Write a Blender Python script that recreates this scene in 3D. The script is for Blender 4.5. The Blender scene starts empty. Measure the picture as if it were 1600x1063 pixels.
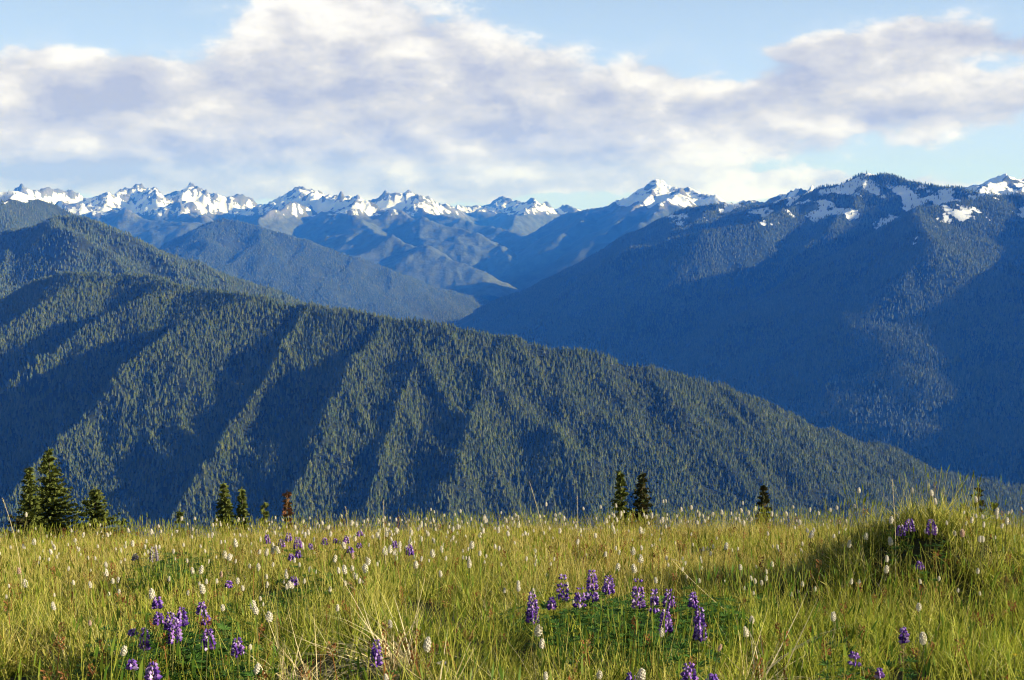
import bpy, math, random
import numpy as np

random.seed(7)
rng = np.random.default_rng(11)
scene = bpy.context.scene
COL = scene.collection

# ------------------------------------------------------------------ camera
FPX = 2200.0                      # focal length in pixels of a 1600 px wide frame
PITCH = math.atan((531.5 - 330.0) / FPX)
EYE = 1.15
cam_data = bpy.data.cameras.new('camera')
cam = bpy.data.objects.new('camera', cam_data)
COL.objects.link(cam)
cam_data.sensor_width = 36.0
cam_data.lens = 36.0 * FPX / 1600.0
cam_data.clip_start = 0.05
cam_data.clip_end = 200000.0
cam.location = (0, 0, EYE)
cam.rotation_euler = (math.radians(90) - PITCH, 0, 0)
scene.camera = cam

# ------------------------------------------------------------------ sun and view
SUN_AZ = math.radians(100.0)      # clockwise from the view direction (+y)
SUN_EL = math.radians(17.0)
sun_data = bpy.data.lights.new('sun', 'SUN')
sun_data.energy = 5.0
sun_data.angle = math.radians(0.53)
sun_data.color = (1.0, 0.93, 0.80)
sun = bpy.data.objects.new('sun', sun_data)
COL.objects.link(sun)
sun.rotation_euler = (math.radians(90) - SUN_EL, 0, math.pi - SUN_AZ)
sun.location = (60, -20, 40)
scene.view_settings.view_transform = 'Standard'
scene.view_settings.look = 'None'
scene.view_settings.gamma = 1.0
scene.view_settings.use_curve_mapping = False
scene.view_settings.exposure = 1.05
scene.cycles.use_denoising = True
scene.cycles.filter_width = 1.2
scene.cycles.max_bounces = 6
scene.cycles.diffuse_bounces = 2
scene.cycles.glossy_bounces = 1
scene.cycles.transmission_bounces = 2
scene.cycles.transparent_max_bounces = 4
scene.cycles.volume_bounces = 0
scene.cycles.caustics_reflective = False
scene.cycles.caustics_refractive = False

# ------------------------------------------------------------------ node helpers
class S:
    """a socket with arithmetic"""
    def __init__(self, nt, sock): self.nt, self.s = nt, sock
    def _m(self, op, b=None, c=None, swap=False):
        n = self.nt.nodes.new('ShaderNodeMath'); n.operation = op
        ins = [self, b, c]
        if swap: ins[0], ins[1] = b, self
        for i, v in enumerate(ins):
            if v is None: continue
            if isinstance(v, S): self.nt.links.new(v.s, n.inputs[i])
            else: n.inputs[i].default_value = float(v)
        return S(self.nt, n.outputs[0])
    def __add__(a, b): return a._m('ADD', b)
    __radd__ = __add__
    def __sub__(a, b): return a._m('SUBTRACT', b)
    def __rsub__(a, b): return a._m('SUBTRACT', b, swap=True)
    def __mul__(a, b): return a._m('MULTIPLY', b)
    __rmul__ = __mul__
    def __truediv__(a, b): return a._m('DIVIDE', b)
    def exp(a): return a._m('EXPONENT')
    def sm(a, lo, hi):
        n = a.nt.nodes.new('ShaderNodeMapRange'); n.interpolation_type = 'SMOOTHSTEP'
        a.nt.links.new(a.s, n.inputs[0]); n.inputs[1].default_value = lo; n.inputs[2].default_value = hi
        return S(a.nt, n.outputs[0])
    def max(a, b): return a._m('MAXIMUM', b)
    def min(a, b): return a._m('MINIMUM', b)
    def clamp(a): return a.max(0.0).min(1.0)

def noise_node(nt, vec, scale, detail=5.0, rough=0.55, dist=0.0):
    n = nt.nodes.new('ShaderNodeTexNoise')
    n.inputs['Scale'].default_value = scale; n.inputs['Detail'].default_value = detail
    n.inputs['Roughness'].default_value = rough; n.inputs['Distortion'].default_value = dist
    if vec is not None: nt.links.new(vec, n.inputs['Vector'])
    return n
def mixcol(nt, fac, a, b):
    n = nt.nodes.new('ShaderNodeMix'); n.data_type = 'RGBA'; n.clamp_factor = True
    def put(sock, v):
        if isinstance(v, S): nt.links.new(v.s, sock)
        elif hasattr(v, 'is_output'): nt.links.new(v, sock)
        elif isinstance(v, (int, float)): sock.default_value = v
        else: sock.default_value = (*v, 1.0)
    put(n.inputs[0], fac); put(n.inputs[6], a); put(n.inputs[7], b)
    return n.outputs[2]
def combine(nt, x, y, z):
    n = nt.nodes.new('ShaderNodeCombineXYZ')
    for i, v in enumerate((x, y, z)):
        if isinstance(v, S): nt.links.new(v.s, n.inputs[i])
        else: n.inputs[i].default_value = v
    return n.outputs[0]

# ------------------------------------------------------------------ sky with clouds
world = bpy.data.worlds.new('World')
scene.world = world
world.use_nodes = True
def build_world():
    nt = world.node_tree; nt.nodes.clear()
    out = nt.nodes.new('ShaderNodeOutputWorld')
    sky = nt.nodes.new('ShaderNodeTexSky'); sky.sky_type = 'NISHITA'; sky.sun_disc = False
    sky.sun_elevation = SUN_EL; sky.sun_rotation = SUN_AZ
    sky.altitude = 1700; sky.air_density = 1.0; sky.dust_density = 0.6; sky.ozone_density = 1.0
    bg_sky = nt.nodes.new('ShaderNodeBackground'); bg_sky.inputs[1].default_value = SKY_STRENGTH
    nt.links.new(sky.outputs[0], bg_sky.inputs[0])
    tc = nt.nodes.new('ShaderNodeTexCoord')
    sep = nt.nodes.new('ShaderNodeSeparateXYZ'); nt.links.new(tc.outputs['Generated'], sep.inputs[0])
    x, y, z = (S(nt, sep.outputs[i]) for i in range(3))
    az = x._m('ARCTAN2', y) * 57.2958
    el = z._m('ARCSINE') * 57.2958
    qv = combine(nt, x, y, z * 1.9)
    warp = noise_node(nt, qv, 7.0, 4.0, 0.6)
    wsep = nt.nodes.new('ShaderNodeSeparateXYZ'); nt.links.new(warp.outputs['Color'], wsep.inputs[0])
    wa = (S(nt, wsep.outputs[0]) - 0.5) * 4.5
    we = (S(nt, wsep.outputs[1]) - 0.5) * 2.6
    A, E = az + wa, el + we
    def blob(px, py, rx, ry, amp):
        a0, e0 = (px - 800) * .02604, (330 - py) * .02604
        ra, re = rx * .02604, ry * .02604
        u = (A - a0) / ra; v = (E - e0) / re
        return ((u * u + v * v) * -1.0).exp() * amp
    cov = None
    for b in CLOUD_BLOBS:
        g = blob(*b); cov = g if cov is None else cov + g
    # the rest of the sky carries the same broken cloud
    big = S(nt, noise_node(nt, qv, 3.0, 3.0, 0.5).outputs[0])
    outside = (el.sm(8.5, 13.0)).max((az * az).sm(21.0 ** 2, 27.0 ** 2))
    cov = cov * (1.0 - outside) + outside * (big.sm(0.44, 0.62) * 0.9) * el.sm(32.0, 14.0)
    f1 = S(nt, noise_node(nt, qv, 15.0, 10.0, 0.59, 0.1).outputs[0])
    # the same cloud seen a little towards the sun and up: its difference shades the billows
    shift = nt.nodes.new('ShaderNodeVectorMath'); shift.operation = 'ADD'
    nt.links.new(qv, shift.inputs[0]); shift.inputs[1].default_value = (0.012, 0.0, 0.026)
    f2 = S(nt, noise_node(nt, shift.outputs[0], 15.0, 8.0, 0.59, 0.1).outputs[0])
    f3 = S(nt, noise_node(nt, qv, 5.5, 4.0, 0.5).outputs[0])
    f4 = S(nt, noise_node(nt, qv, 42.0, 5.0, 0.6).outputs[0])
    dens = cov + (f1 - 0.5) * 1.35 + (f4 - 0.5) * .22 - 0.42
    alpha = (dens.sm(-0.10, 0.14) * .75 + dens.sm(-0.40, 0.40) * .25)
    relief = (f1 - f2) * 2.2
    thick = dens.sm(0.10, 1.0)
    dark = None
    for b in CLOUD_DARK:
        g = blob(*b); dark = g if dark is None else dark + g
    dark = dark * (1.0 - outside)
    bright = (0.76 + relief * 0.75 - thick * 0.20 - dark * 0.45 + (f3 - 0.5) * 0.7 + (f4 - .5) * .40 + blob(545, 55, 110, 50, .25) + blob(1420, 150, 60, 24, .2) + blob(690, 75, 90, 40, .15)).clamp()
    ramp = nt.nodes.new('ShaderNodeValToRGB')
    cr = ramp.color_ramp
    cr.elements[0].position = 0.25; cr.elements[0].color = (0.44, 0.48, 0.63, 1)
    cr.elements[1].position = 1.0; cr.elements[1].color = (0.98, 0.97, 0.95, 1)
    e = cr.elements.new(0.62); e.color = (0.67, 0.675, 0.72, 1)
    e = cr.elements.new(0.80); e.color = (0.84, 0.83, 0.84, 1)
    nt.links.new(bright.s, ramp.inputs[0])
    bg_c = nt.nodes.new('ShaderNodeBackground'); bg_c.inputs[1].default_value = CLOUD_STRENGTH
    lowtint = mixcol(nt, el.sm(4.5, 0.0), (1.0, 1.0, 1.0), (0.96, 1.04, 1.32))
    mul = nt.nodes.new('ShaderNodeMix'); mul.data_type = 'RGBA'; mul.blend_type = 'MULTIPLY'; mul.inputs[0].default_value = 1.0
    nt.links.new(ramp.outputs[0], mul.inputs[6]); nt.links.new(lowtint, mul.inputs[7])
    nt.links.new(mul.outputs[2], bg_c.inputs[0])
    # thin bright veil low over the horizon
    veil = el.sm(20.0, 0.0) * 0.93
    bg_v = nt.nodes.new('ShaderNodeBackground'); bg_v.inputs[0].default_value = (0.66, 0.87, 1.22, 1)
    bg_v.inputs[1].default_value = 0.47
    m1 = nt.nodes.new('ShaderNodeMixShader'); m2 = nt.nodes.new('ShaderNodeMixShader')
    nt.links.new(veil.s, m1.inputs[0]); nt.links.new(bg_sky.outputs[0], m1.inputs[1]); nt.links.new(bg_v.outputs[0], m1.inputs[2])
    al = alpha * (z.sm(-0.02, 0.004))
    nt.links.new(al.s, m2.inputs[0]); nt.links.new(m1.outputs[0], m2.inputs[1]); nt.links.new(bg_c.outputs[0], m2.inputs[2])
    nt.links.new(m2.outputs[0], out.inputs[0])
SKY_STRENGTH = 0.05
CLOUD_STRENGTH = 0.535
CLOUD_BLOBS = [  # px, py, rx, ry (1600 px frame), amount
    (520, 50, 150, 75, 1.0), (680, 110, 170, 60, 0.8), (420, 170, 330, 75, 0.9), (120, 195, 260, 60, 0.8),
    (820, 175, 220, 65, 0.8), (1000, 180, 140, 50, 0.55), (1180, 175, 150, 40, 0.75), (1340, 120, 140, 55, 0.8),
    (1440, 175, 120, 50, 0.75), (1480, 80, 110, 22, 0.6), (1560, 150, 60, 50, 0.45), (1250, 100, 70, 20, .3), (1590, 85, 40, 14, .4), (150, 255, 320, 26, 0.9), (620, 235, 500, 36, 0.7), (1050, 230, 300, 34, 0.7),
    (350, 290, 460, 26, 0.7), (900, 288, 420, 22, 0.65), (1300, 285, 330, 16, 0.6), (700, 305, 900, 14, 0.35), (60, 130, 120, 40, 0.5)]
CLOUD_DARK = [(125, 165, 60, 34, 1.0), (225, 140, 60, 30, 1.0), (1130, 168, 110, 22, 0.9), (1230, 140, 60, 24, 0.8),
    (150, 262, 240, 22, 0.75), (520, 110, 150, 30, 0.35), (880, 200, 200, 20, 0.4), (1400, 185, 180, 22, 0.35), (520, 225, 250, 16, 0.4), (1070, 110, 30, 18, 0.5),
    (1540, 78, 60, 14, 0.5), (1010, 262, 200, 12, 0.3)]
build_world()

# ------------------------------------------------------------------ maths: noise, rays
def _hash(ix, iy, seed):
    h = (ix.astype(np.int64) * 374761393 + iy.astype(np.int64) * 668265263 + seed * 1274126177) & 0xffffffff
    h = ((h ^ (h >> 13)) * 1274126177) & 0xffffffff
    h = ((h ^ (h >> 16)) * 2246822519) & 0xffffffff
    return h ^ (h >> 15)
def gnoise(x, y, seed=0):
    x = np.asarray(x, float); y = np.asarray(y, float)
    ix, iy = np.floor(x), np.floor(y); fx, fy = x - ix, y - iy
    def g(dx, dy):
        a = _hash(ix + dx, iy + dy, seed) / 4294967296.0 * 2 * np.pi
        return np.cos(a) * (fx - dx) + np.sin(a) * (fy - dy)
    u = fx * fx * fx * (fx * (fx * 6 - 15) + 10); v = fy * fy * fy * (fy * (fy * 6 - 15) + 10)
    a = g(0, 0) * (1 - u) + g(1, 0) * u; b = g(0, 1) * (1 - u) + g(1, 1) * u
    return (a * (1 - v) + b * v) * 1.5
def fbm(x, y, octv=5, seed=0, gain=0.5, lac=2.03):
    s, a = 0.0, 1.0
    for i in range(octv):
        s = s + a * gnoise(x, y, seed + i * 17); x, y, a = x * lac + 3.1, y * lac + 7.7, a * gain
    return s
def ridged(x, y, octv=5, seed=0, gain=0.5):
    s, a, w = 0.0, 1.0, 1.0
    for i in range(octv):
        n = 1 - np.abs(gnoise(x, y, seed + i * 17)) * 1.6
        n = np.clip(n, 0, 1) ** 2 * w
        w = np.clip(n * 1.8, 0, 1)
        s = s + a * n; x, y, a = x * 2.07 + 1.3, y * 2.07 + 5.9, a * gain
    return s
CP, SP = math.cos(PITCH), math.sin(PITCH)
def ray(px, py):
    u, v = (px - 800.0) / FPX, (531.5 - py) / FPX
    dy, dz = CP + v * SP, v * CP - SP
    return u / dy, dz / dy            # x and z per metre of forward distance y
def P(px, py, d):
    a, b = ray(px, py); return np.array((a * d, d, EYE + b * d))

# ------------------------------------------------------------------ object helpers
def tag(o, label=None, cat=None, group=None, kind=None):
    if label: o['label'] = label
    if cat: o['category'] = cat
    if group: o['group'] = group
    if kind: o['kind'] = kind
    return o
def mesh_object(name, verts, faces, mats, parent=None, smooth=False, matidx=None):
    me = bpy.data.meshes.new(name)
    verts = np.asarray(verts, np.float32).reshape(-1, 3)
    if isinstance(faces, np.ndarray):
        k = faces.shape[1]; n = len(faces)
        me.vertices.add(len(verts)); me.vertices.foreach_set('co', verts.ravel())
        me.loops.add(n * k); me.loops.foreach_set('vertex_index', faces.ravel().astype(np.int32))
        me.polygons.add(n); me.polygons.foreach_set('loop_start', np.arange(0, n * k, k, dtype=np.int32))
        me.update(calc_edges=True)
    else:
        me.from_pydata(verts.tolist(), [], faces); me.update()
    for m in (mats if isinstance(mats, (list, tuple)) else [mats]): me.materials.append(m)
    if matidx is not None: me.polygons.foreach_set('material_index', np.asarray(matidx, np.int32))
    if smooth: me.polygons.foreach_set('use_smooth', np.ones(len(me.polygons), bool))
    o = bpy.data.objects.new(name, me); COL.objects.link(o)
    if parent is not None: o.parent = parent
    return o
def grid_faces(nr, nc):
    i = np.arange(nr * nc).reshape(nr, nc)
    return np.stack([i[:-1, :-1], i[:-1, 1:], i[1:, 1:], i[1:, :-1]], -1).reshape(-1, 4)
def float_attr(me, name, data, domain='POINT'):
    a = me.attributes.new(name, 'FLOAT', domain); a.data.foreach_set('value', np.asarray(data, np.float32).ravel())

# ------------------------------------------------------------------ materials
def new_mat(name, rough=0.85):
    m = bpy.data.materials.new(name); m.use_nodes = True
    nt = m.node_tree; b = nt.nodes['Principled BSDF']
    b.inputs['Roughness'].default_value = rough
    b.inputs['Specular IOR Level'].default_value = 0.15
    return m, nt, b
def terrain_mat(name, forest=(0.035, 0.045, 0.020), rock=(0.15, 0.145, 0.14), meadow=(0.10, 0.105, 0.045), tex=0.02, snow_col=(0.82, 0.84, 0.88), bump=0.6, grain=12.0, speck=.95):
    m, nt, b = new_mat(name)
    tc = nt.nodes.new('ShaderNodeTexCoord'); co = tc.outputs['Object']
    def at(n):
        a = nt.nodes.new('ShaderNodeAttribute'); a.attribute_name = n; return S(nt, a.outputs['Fac'])
    snow, bare = at('snow'), at('bare')
    fine = S(nt, noise_node(nt, co, tex, 6.0, 0.65).outputs[0])
    mid = S(nt, noise_node(nt, co, tex * 0.16, 5.0, 0.6).outputs[0])
    dark = mixcol(nt, fine.sm(0.3, 0.7), [c * 0.55 for c in forest], [c * 1.5 for c in forest])
    dark = mixcol(nt, mid.sm(0.35, 0.65) * 0.6, dark, [c * 1.15 for c in forest[:1]] + [forest[1] * 1.05, forest[2] * 0.9])
    alp = mixcol(nt, fine.sm(0.35, 0.65), rock, meadow)
    c = mixcol(nt, (bare + (fine - 0.5) * 0.9 + (mid - 0.5) * 0.5).sm(0.40, 0.60), dark, alp)
    c = mixcol(nt, (snow + (fine - 0.5) * speck + (mid - 0.5) * .3).sm(0.46, 0.56), c, snow_col)
    nt.links.new(c, b.inputs['Base Color'])
    bp = nt.nodes.new('ShaderNodeBump'); bp.inputs['Strength'].default_value = bump
    bp.inputs['Distance'].default_value = grain
    nt.links.new(fine.s, bp.inputs['Height']); nt.links.new(bp.outputs[0], b.inputs['Normal'])
    return m

# ------------------------------------------------------------------ terrain from ridge lines
VALLEY = -1900.0
class Net:
    """a mountain as a network of ridge lines; each line falls away to both sides"""
    def __init__(self): self.lines = []
    def add(self, pts, kl, kr, curve=0.0):
        self.lines.append((np.array(pts, float), kl, kr, curve)); return self
    def z(self, X, Y, lines=None):
        Z = np.full(np.shape(X), -9e9)
        for pts, kl, kr, curve in (self.lines if lines is None else lines):
            best = np.full(np.shape(X), -9e9)
            for a, b in zip(pts[:-1], pts[1:]):
                ex, ey = b[0] - a[0], b[1] - a[1]; L2 = ex * ex + ey * ey + 1e-9
                t = np.clip(((X - a[0]) * ex + (Y - a[1]) * ey) / L2, 0, 1)
                dx, dy = X - a[0] - t * ex, Y - a[1] - t * ey
                d = np.hypot(dx, dy)
                side = ex * dy - ey * dx          # >0: left of the line's direction
                w = np.clip(side / (math.sqrt(L2) * (d + 30.0)) * 1.2 * 0.5 + 0.5, 0, 1)
                k = kr + (kl - kr) * w
                zz = a[2] + (b[2] - a[2]) * t - k * d + curve * d * d
                best = np.maximum(best, zz)
            r = 12.0                                # soft union
            m = np.maximum(Z, best); dlt = np.abs(Z - best)
            Z = m + np.where(dlt < 4 * r, r * np.exp(-dlt / r) * 0.6, 0)
        return Z
def crest(rows, far=None): return [P(px, py, (far(d) if far else d) * 1000.0) for px, py, d in rows]
FAR = lambda d: 11.2 + (d - 14.5) * .80
MID = lambda d: d + .5
BACK = lambda d: d - 1.0
def on_face(net, pts, d0, d1, lift):
    """points of a spur given by where they are seen on the plain face, raised by lift"""
    ds = np.linspace(d0, d1, 1500); out = []
    for i, (px, py) in enumerate(pts):
        a, b = ray(px, py); Z = net.z(a * ds, ds, BASE[net]); zr = EYE + b * ds
        j = int(np.argmax(zr <= Z)); j = j if (zr <= Z).any() else len(ds) - 1
        l = lift[i] if isinstance(lift, (list, tuple)) else lift
        out.append((a * ds[j], ds[j], Z[j] + l))
    return out
BASE = {}
def build_layer(name, net, px0, px1, d0, d1, nc, nr, mat, label, rough=None, warp=(0, 1), dpow=1.0, snow=None, bare=None):
    az = np.linspace((px0 - 800) / FPX, (px1 - 800) / FPX, nc)
    d = (d0 + (d1 - d0) * np.linspace(0, 1, nr) ** dpow) * 1000
    A, D = np.meshgrid(az, d)
    X, Y = A * D, D.copy()
    wa, ws = warp
    Xw = X + wa * fbm(X / ws, Y / ws, 4, 5); Yw = Y + wa * fbm(X / ws + 40, Y / ws, 4, 9)
    Z = net.z(Xw, Yw)
    if rough: Z = Z + rough(X, Y, Z)
    Z = np.maximum(Z, VALLEY + 4 + 6 * gnoise(X / 400, Y / 400, 3))
    o = mesh_object(name, np.stack([X, Y, Z], -1), grid_faces(nr, nc), mat, smooth=True)
    tag(o, label, kind='structure')
    # hollows (for snow): height against a blurred copy
    B = Z.copy()
    for _ in range(12): B = (B + np.roll(B, 1, 1) + np.roll(B, -1, 1) + np.roll(B, 1, 0) + np.roll(B, -1, 0)) / 5
    hollow = B - Z
    sn = snow(X, Y, Z, hollow) if snow else np.zeros_like(Z)
    br = bare(X, Y, Z, hollow) if bare else np.zeros_like(Z)
    float_attr(o.data, 'snow', sn); float_attr(o.data, 'bare', br)
    return dict(o=o, X=X, Y=Y, Z=Z, snow=sn, bare=br)

# ---- far snowy range (about 20 km)
sm01 = lambda v, a, b: np.clip((v - a) / (b - a), 0, 1) ** 2 * (3 - 2 * np.clip((v - a) / (b - a), 0, 1))
far = Net()
far.add(crest([(-250, 305, 19), (-100, 296, 19), (0, 300, 19.5), (30, 293, 20), (60, 296, 20), (95, 300, 20.5), (118, 305, 20.5), (150, 296, 20.5), (200, 292, 21), (230, 291, 21),
               (262, 297, 21), (298, 292, 21), (322, 300, 21), (350, 311, 21), (368, 306, 21), (398, 319, 21), (420, 306, 20.5), (440, 298, 20.5), (470, 293, 20.5),
               (500, 293, 20.5), (518, 300, 20.5), (545, 300, 20.5), (570, 309, 21), (592, 303, 21), (615, 299, 21), (640, 301, 21), (665, 313, 21.5), (690, 323, 22),
               (706, 327, 23), (725, 322, 24), (742, 316, 24), (762, 312, 24), (780, 308, 24), (800, 317, 24), (815, 319, 23.5), (832, 310, 23), (848, 316, 23), (868, 326, 23), (920, 326, 23),
               (1000, 330, 23), (1200, 315, 24), (1400, 312, 24), (1700, 300, 24)], FAR), .62, .62)
far.add(crest([(30, 293, 20), (70, 315, 19), (160, 326, 18), (230, 334, 17.5), (300, 346, 17), (380, 362, 16.5), (430, 385, 16)], FAR), .55, .55)
far.add(crest([(230, 291, 21), (255, 312, 20), (285, 326, 19), (320, 336, 18.2)], FAR), .62, .62)
far.add(crest([(470, 294, 20.5), (505, 301, 19.3), (555, 315, 18.2), (640, 336, 17.6), (720, 352, 17), (775, 385, 16.5), (800, 402, 16)], FAR), .55, .5)
far.add(crest([(505, 301, 19.3), (450, 322, 18.4), (405, 345, 17.5), (380, 372, 16.8)], FAR), .6, .6)
far.add(crest([(555, 315, 18.2), (560, 345, 17), (610, 370, 16), (680, 395, 15.4), (740, 415, 15)], FAR), .55, .5)
far.add(crest([(640, 301, 21), (670, 325, 19.8), (740, 345, 19), (790, 360, 18.2), (830, 372, 17.6)], FAR), .6, .55)
far.add(crest([(832, 310, 23), (822, 330, 21.5), (800, 348, 20)], FAR), .62, .62)
def far_rough(X, Y, Z):
    up = sm01(Z, -200, 200)
    return (ridged(X / 750, Y / 750, 6, 31) - .8) * (30 + 50 * up) + (ridged(X / 220, Y / 220, 4, 77) - .8) * (8 + 20 * up)
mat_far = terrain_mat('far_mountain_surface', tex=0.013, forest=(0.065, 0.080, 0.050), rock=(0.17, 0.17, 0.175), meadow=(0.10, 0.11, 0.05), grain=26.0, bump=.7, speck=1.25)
far_snow = lambda X, Y, Z, h: np.clip(sm01(Z, -150, 30) * .58 + np.minimum(h, 12) * .016 * np.where(h > 0, 1, .45) - (1 - sm01(Z, -140, -20)) * .9 + .20 * fbm(X / 300, Y / 300, 4, 8) + .34 * fbm(X / 62 + Y / 190, Z / 260, 3, 18), -1, 2)
far_bare = lambda X, Y, Z, h: sm01(Z, -200, 80) * .9 + .25 * fbm(X / 900, Y / 900, 3, 61)
build_layer('snowy_mountain_range', far, -160, 1760, 11.2, 20.2, 1150, 240, mat_far, 'far range of jagged snow streaked peaks under the clouds', far_rough, (110, 1000), 1.0, far_snow, far_bare)

# ---- snow topped mountain right of centre (13 km)
mid = Net()
mid.add(crest([(640, 440, 16.5), (690, 426, 16), (740, 412, 15.5), (800, 390, 14.8), (846, 352, 14.2), (880, 333, 14), (925, 322, 13.7), (962, 308, 13.5), (990, 302, 13.3),
               (1030, 285, 13), (1060, 290, 12.8), (1100, 303, 12.5), (1140, 318, 12.2), (1250, 345, 12)], MID), .60, .60)
mid.add(crest([(962, 308, 13.5), (940, 330, 12.9), (905, 345, 12.3), (870, 368, 12.0), (845, 392, 11.8)], MID), .62, .55)
mid.add(crest([(1030, 285, 13), (1015, 308, 12.4), (975, 335, 12.0), (930, 372, 11.6)], MID), .60, .6)
mid.add(crest([(1060, 290, 12.8), (1050, 315, 12), (1000, 350, 11.5)], MID), .6, .6)
def mid_rough(X, Y, Z):
    up = sm01(Z, -200, 250)
    return (ridged(X / 700, Y / 700, 6, 12) - .8) * (18 + 18 * up) + fbm(X / 120, Y / 120, 3, 4) * (6 + 14 * up)
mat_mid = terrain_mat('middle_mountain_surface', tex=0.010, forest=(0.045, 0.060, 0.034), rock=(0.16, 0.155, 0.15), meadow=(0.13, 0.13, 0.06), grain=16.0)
build_layer('snow_topped_mountain', mid, 600, 1330, 10.6, 17.2, 620, 220, mat_mid, 'blue hazy mountain with a snow topped pyramid summit', mid_rough, (90, 800), 1.0,
            lambda X, Y, Z, h: np.clip(sm01(Z, -40, 110) * .60 + np.clip(h, -6, 8) * .012 - (1 - sm01(Z, -60, 60)) * .8 + .26 * fbm(X / 240, Y / 240, 4, 3) + .24 * fbm(X / 60 + Y / 150, Z / 200, 3, 19) + .04, -1, 2),
            lambda X, Y, Z, h: sm01(Z, -180, 60) * .75 + .4 * fbm(X / 600, Y / 600, 3, 6))
back = Net()
back.add(crest([(1090, 335, 12), (1150, 318, 12), (1195, 310, 11.5), (1230, 301, 11.5), (1275, 293, 11), (1320, 300, 11), (1400, 310, 11), (1450, 308, 11), (1490, 298, 11), (1510, 293, 11), (1528, 284, 11), (1542, 276, 11), (1556, 271, 11), (1572, 273, 11),
                (1580, 276, 11), (1610, 284, 11), (1700, 295, 11), (1850, 300, 11)], BACK), .6, .6)
back.add(crest([(1556, 270, 11), (1540, 298, 10.3), (1500, 325, 9.7)], BACK), .6, .6)
back.add(crest([(1600, 282, 11), (1590, 305, 10.2), (1560, 330, 9.5)], BACK), .6, .6)
build_layer('snowy_peak_behind_ridge', back, 1050, 1760, 8.2, 11.5, 520, 110, mat_mid, 'snow covered peak behind the right hand ridge', lambda X, Y, Z: (ridged(X / 330, Y / 330, 5, 13) - .8) * 24 + fbm(X / 70, Y / 70, 3, 4) * 9, (110, 420), 1.0,
            lambda X, Y, Z, h: np.clip(sm01(Z, 0, 120) * .62 + np.clip(h, -6, 8) * .012 - (1 - sm01(Z, -60, 60)) * .8 + .26 * fbm(X / 220, Y / 220, 4, 3) + .24 * fbm(X / 55 + Y / 150, Z / 180, 3, 20) + .02, -1, 2),
            lambda X, Y, Z, h: sm01(Z, -180, 60) * .6 + .4 * fbm(X / 600, Y / 600, 3, 6))

# ---- wooded spur down to the valley (9 to 10 km)
spur = Net()
spur.add(crest([(120, 420, 10), (220, 400, 9.6), (290, 372, 9.4), (318, 352, 9.3), (345, 341, 9.2), (400, 352, 9.1), (470, 375, 9.0), (540, 400, 9.0), (600, 420, 9.0), (650, 440, 9.1),
                (700, 455, 9.2), (760, 470, 9.5), (805, 482, 9.9), (850, 492, 10.3)], lambda d: d + 1.0), .55, .55)
BASE[spur] = list(spur.lines)
for ln, lift, kl, kr in (
    ([(345, 341), (330, 380), (318, 430)], [4, 30, 40], .7, .5),
    ([(400, 354), (395, 385), (360, 430), (330, 470)], [3, 35, 50, 50], .7, .45),
    ([(470, 378), (455, 410), (425, 450), (400, 490)], [3, 30, 45, 50], .75, .45),
    ([(540, 402), (530, 430), (505, 465)], [3, 25, 40], .75, .45),
    ([(610, 425), (610, 450), (590, 490)], [3, 25, 40], .7, .45),
    ([(690, 454), (695, 470), (690, 495)], [3, 20, 30], .7, .45)):
    spur.add(on_face(spur, ln, 7600, 12000, lift), kr, kl)
mat_hill = terrain_mat('wooded_hill_surface', tex=0.016, forest=(0.034, 0.044, 0.020), rock=(0.14, 0.135, 0.12), meadow=(0.075, 0.08, 0.035), grain=9.0)
hill_rough = lambda X, Y, Z: fbm(X / 420, Y / 420, 5, 21) * 16
L_spur = build_layer('wooded_valley_spur', spur, 60, 940, 8.2, 12.6, 640, 190, mat_hill, 'sunlit wooded spur running down into the valley', hill_rough, (70, 600), 1.0,
                     None, lambda X, Y, Z, h: -.05 + .3 * fbm(X / 500, Y / 500, 3, 2))

# ---- dark mountain with snow at the far left (7 km)
left_b = Net()
left_b.add(crest([(-320, 290, 6.6), (-160, 280, 6.8), (-60, 292, 7.0), (0, 300, 7.0), (18, 299, 7.0), (42, 310, 7.0), (85, 329, 7.0), (140, 352, 7.0), (210, 388, 7.1), (300, 430, 7.2), (400, 470, 7.3)]), .6, .6)
left_b.add(crest([(18, 299, 7.0), (-5, 335, 6.5), (-40, 400, 6.0)]), .6, .6)
L_left_b = build_layer('dark_wooded_mountain', left_b, -170, 420, 5.4, 8.2, 420, 130, mat_hill, 'dark wooded mountain with snow on its shoulder at the far left', hill_rough, (50, 500), 1.0,
                       lambda X, Y, Z, h: np.clip(.40 + sm01(Z, 10, 90) * .4 - (1 - sm01(Z, -20, 60)) * .8 + .3 * fbm(X / 120, Y / 120, 4, 3), -1, 2), lambda X, Y, Z, h: 0.0 * Z)

# ---- hill behind the near ridge (4.8 km)
left_a = Net()
left_a.add(crest([(-320, 420, 5.6), (-150, 400, 5.4), (0, 374, 5.1), (55, 350, 4.9), (80, 340, 4.85), (112, 338, 4.8), (150, 347, 4.75), (200, 369, 4.7), (260, 393, 4.7), (320, 410, 4.7), (380, 434, 4.7),
                  (430, 456, 4.75), (500, 488, 4.8), (600, 530, 4.9)]), .55, .58)
BASE[left_a] = list(left_a.lines)
for ln, lift, kl, kr in (
    ([(84, 341), (95, 366), (128, 390), (170, 416), (190, 450)], [3, 30, 45, 50, 50], .85, .45),
    ([(205, 372), (250, 405), (268, 430), (280, 470)], [3, 25, 35, 40], .8, .45),
    ([(320, 412), (345, 440), (360, 480)], [3, 20, 30], .8, .45),
    ([(10, 372), (5, 410), (-10, 460)], [3, 25, 30], .7, .5)):
    left_a.add(on_face(left_a, ln, 3600, 5400, lift), kr, kl)
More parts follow.
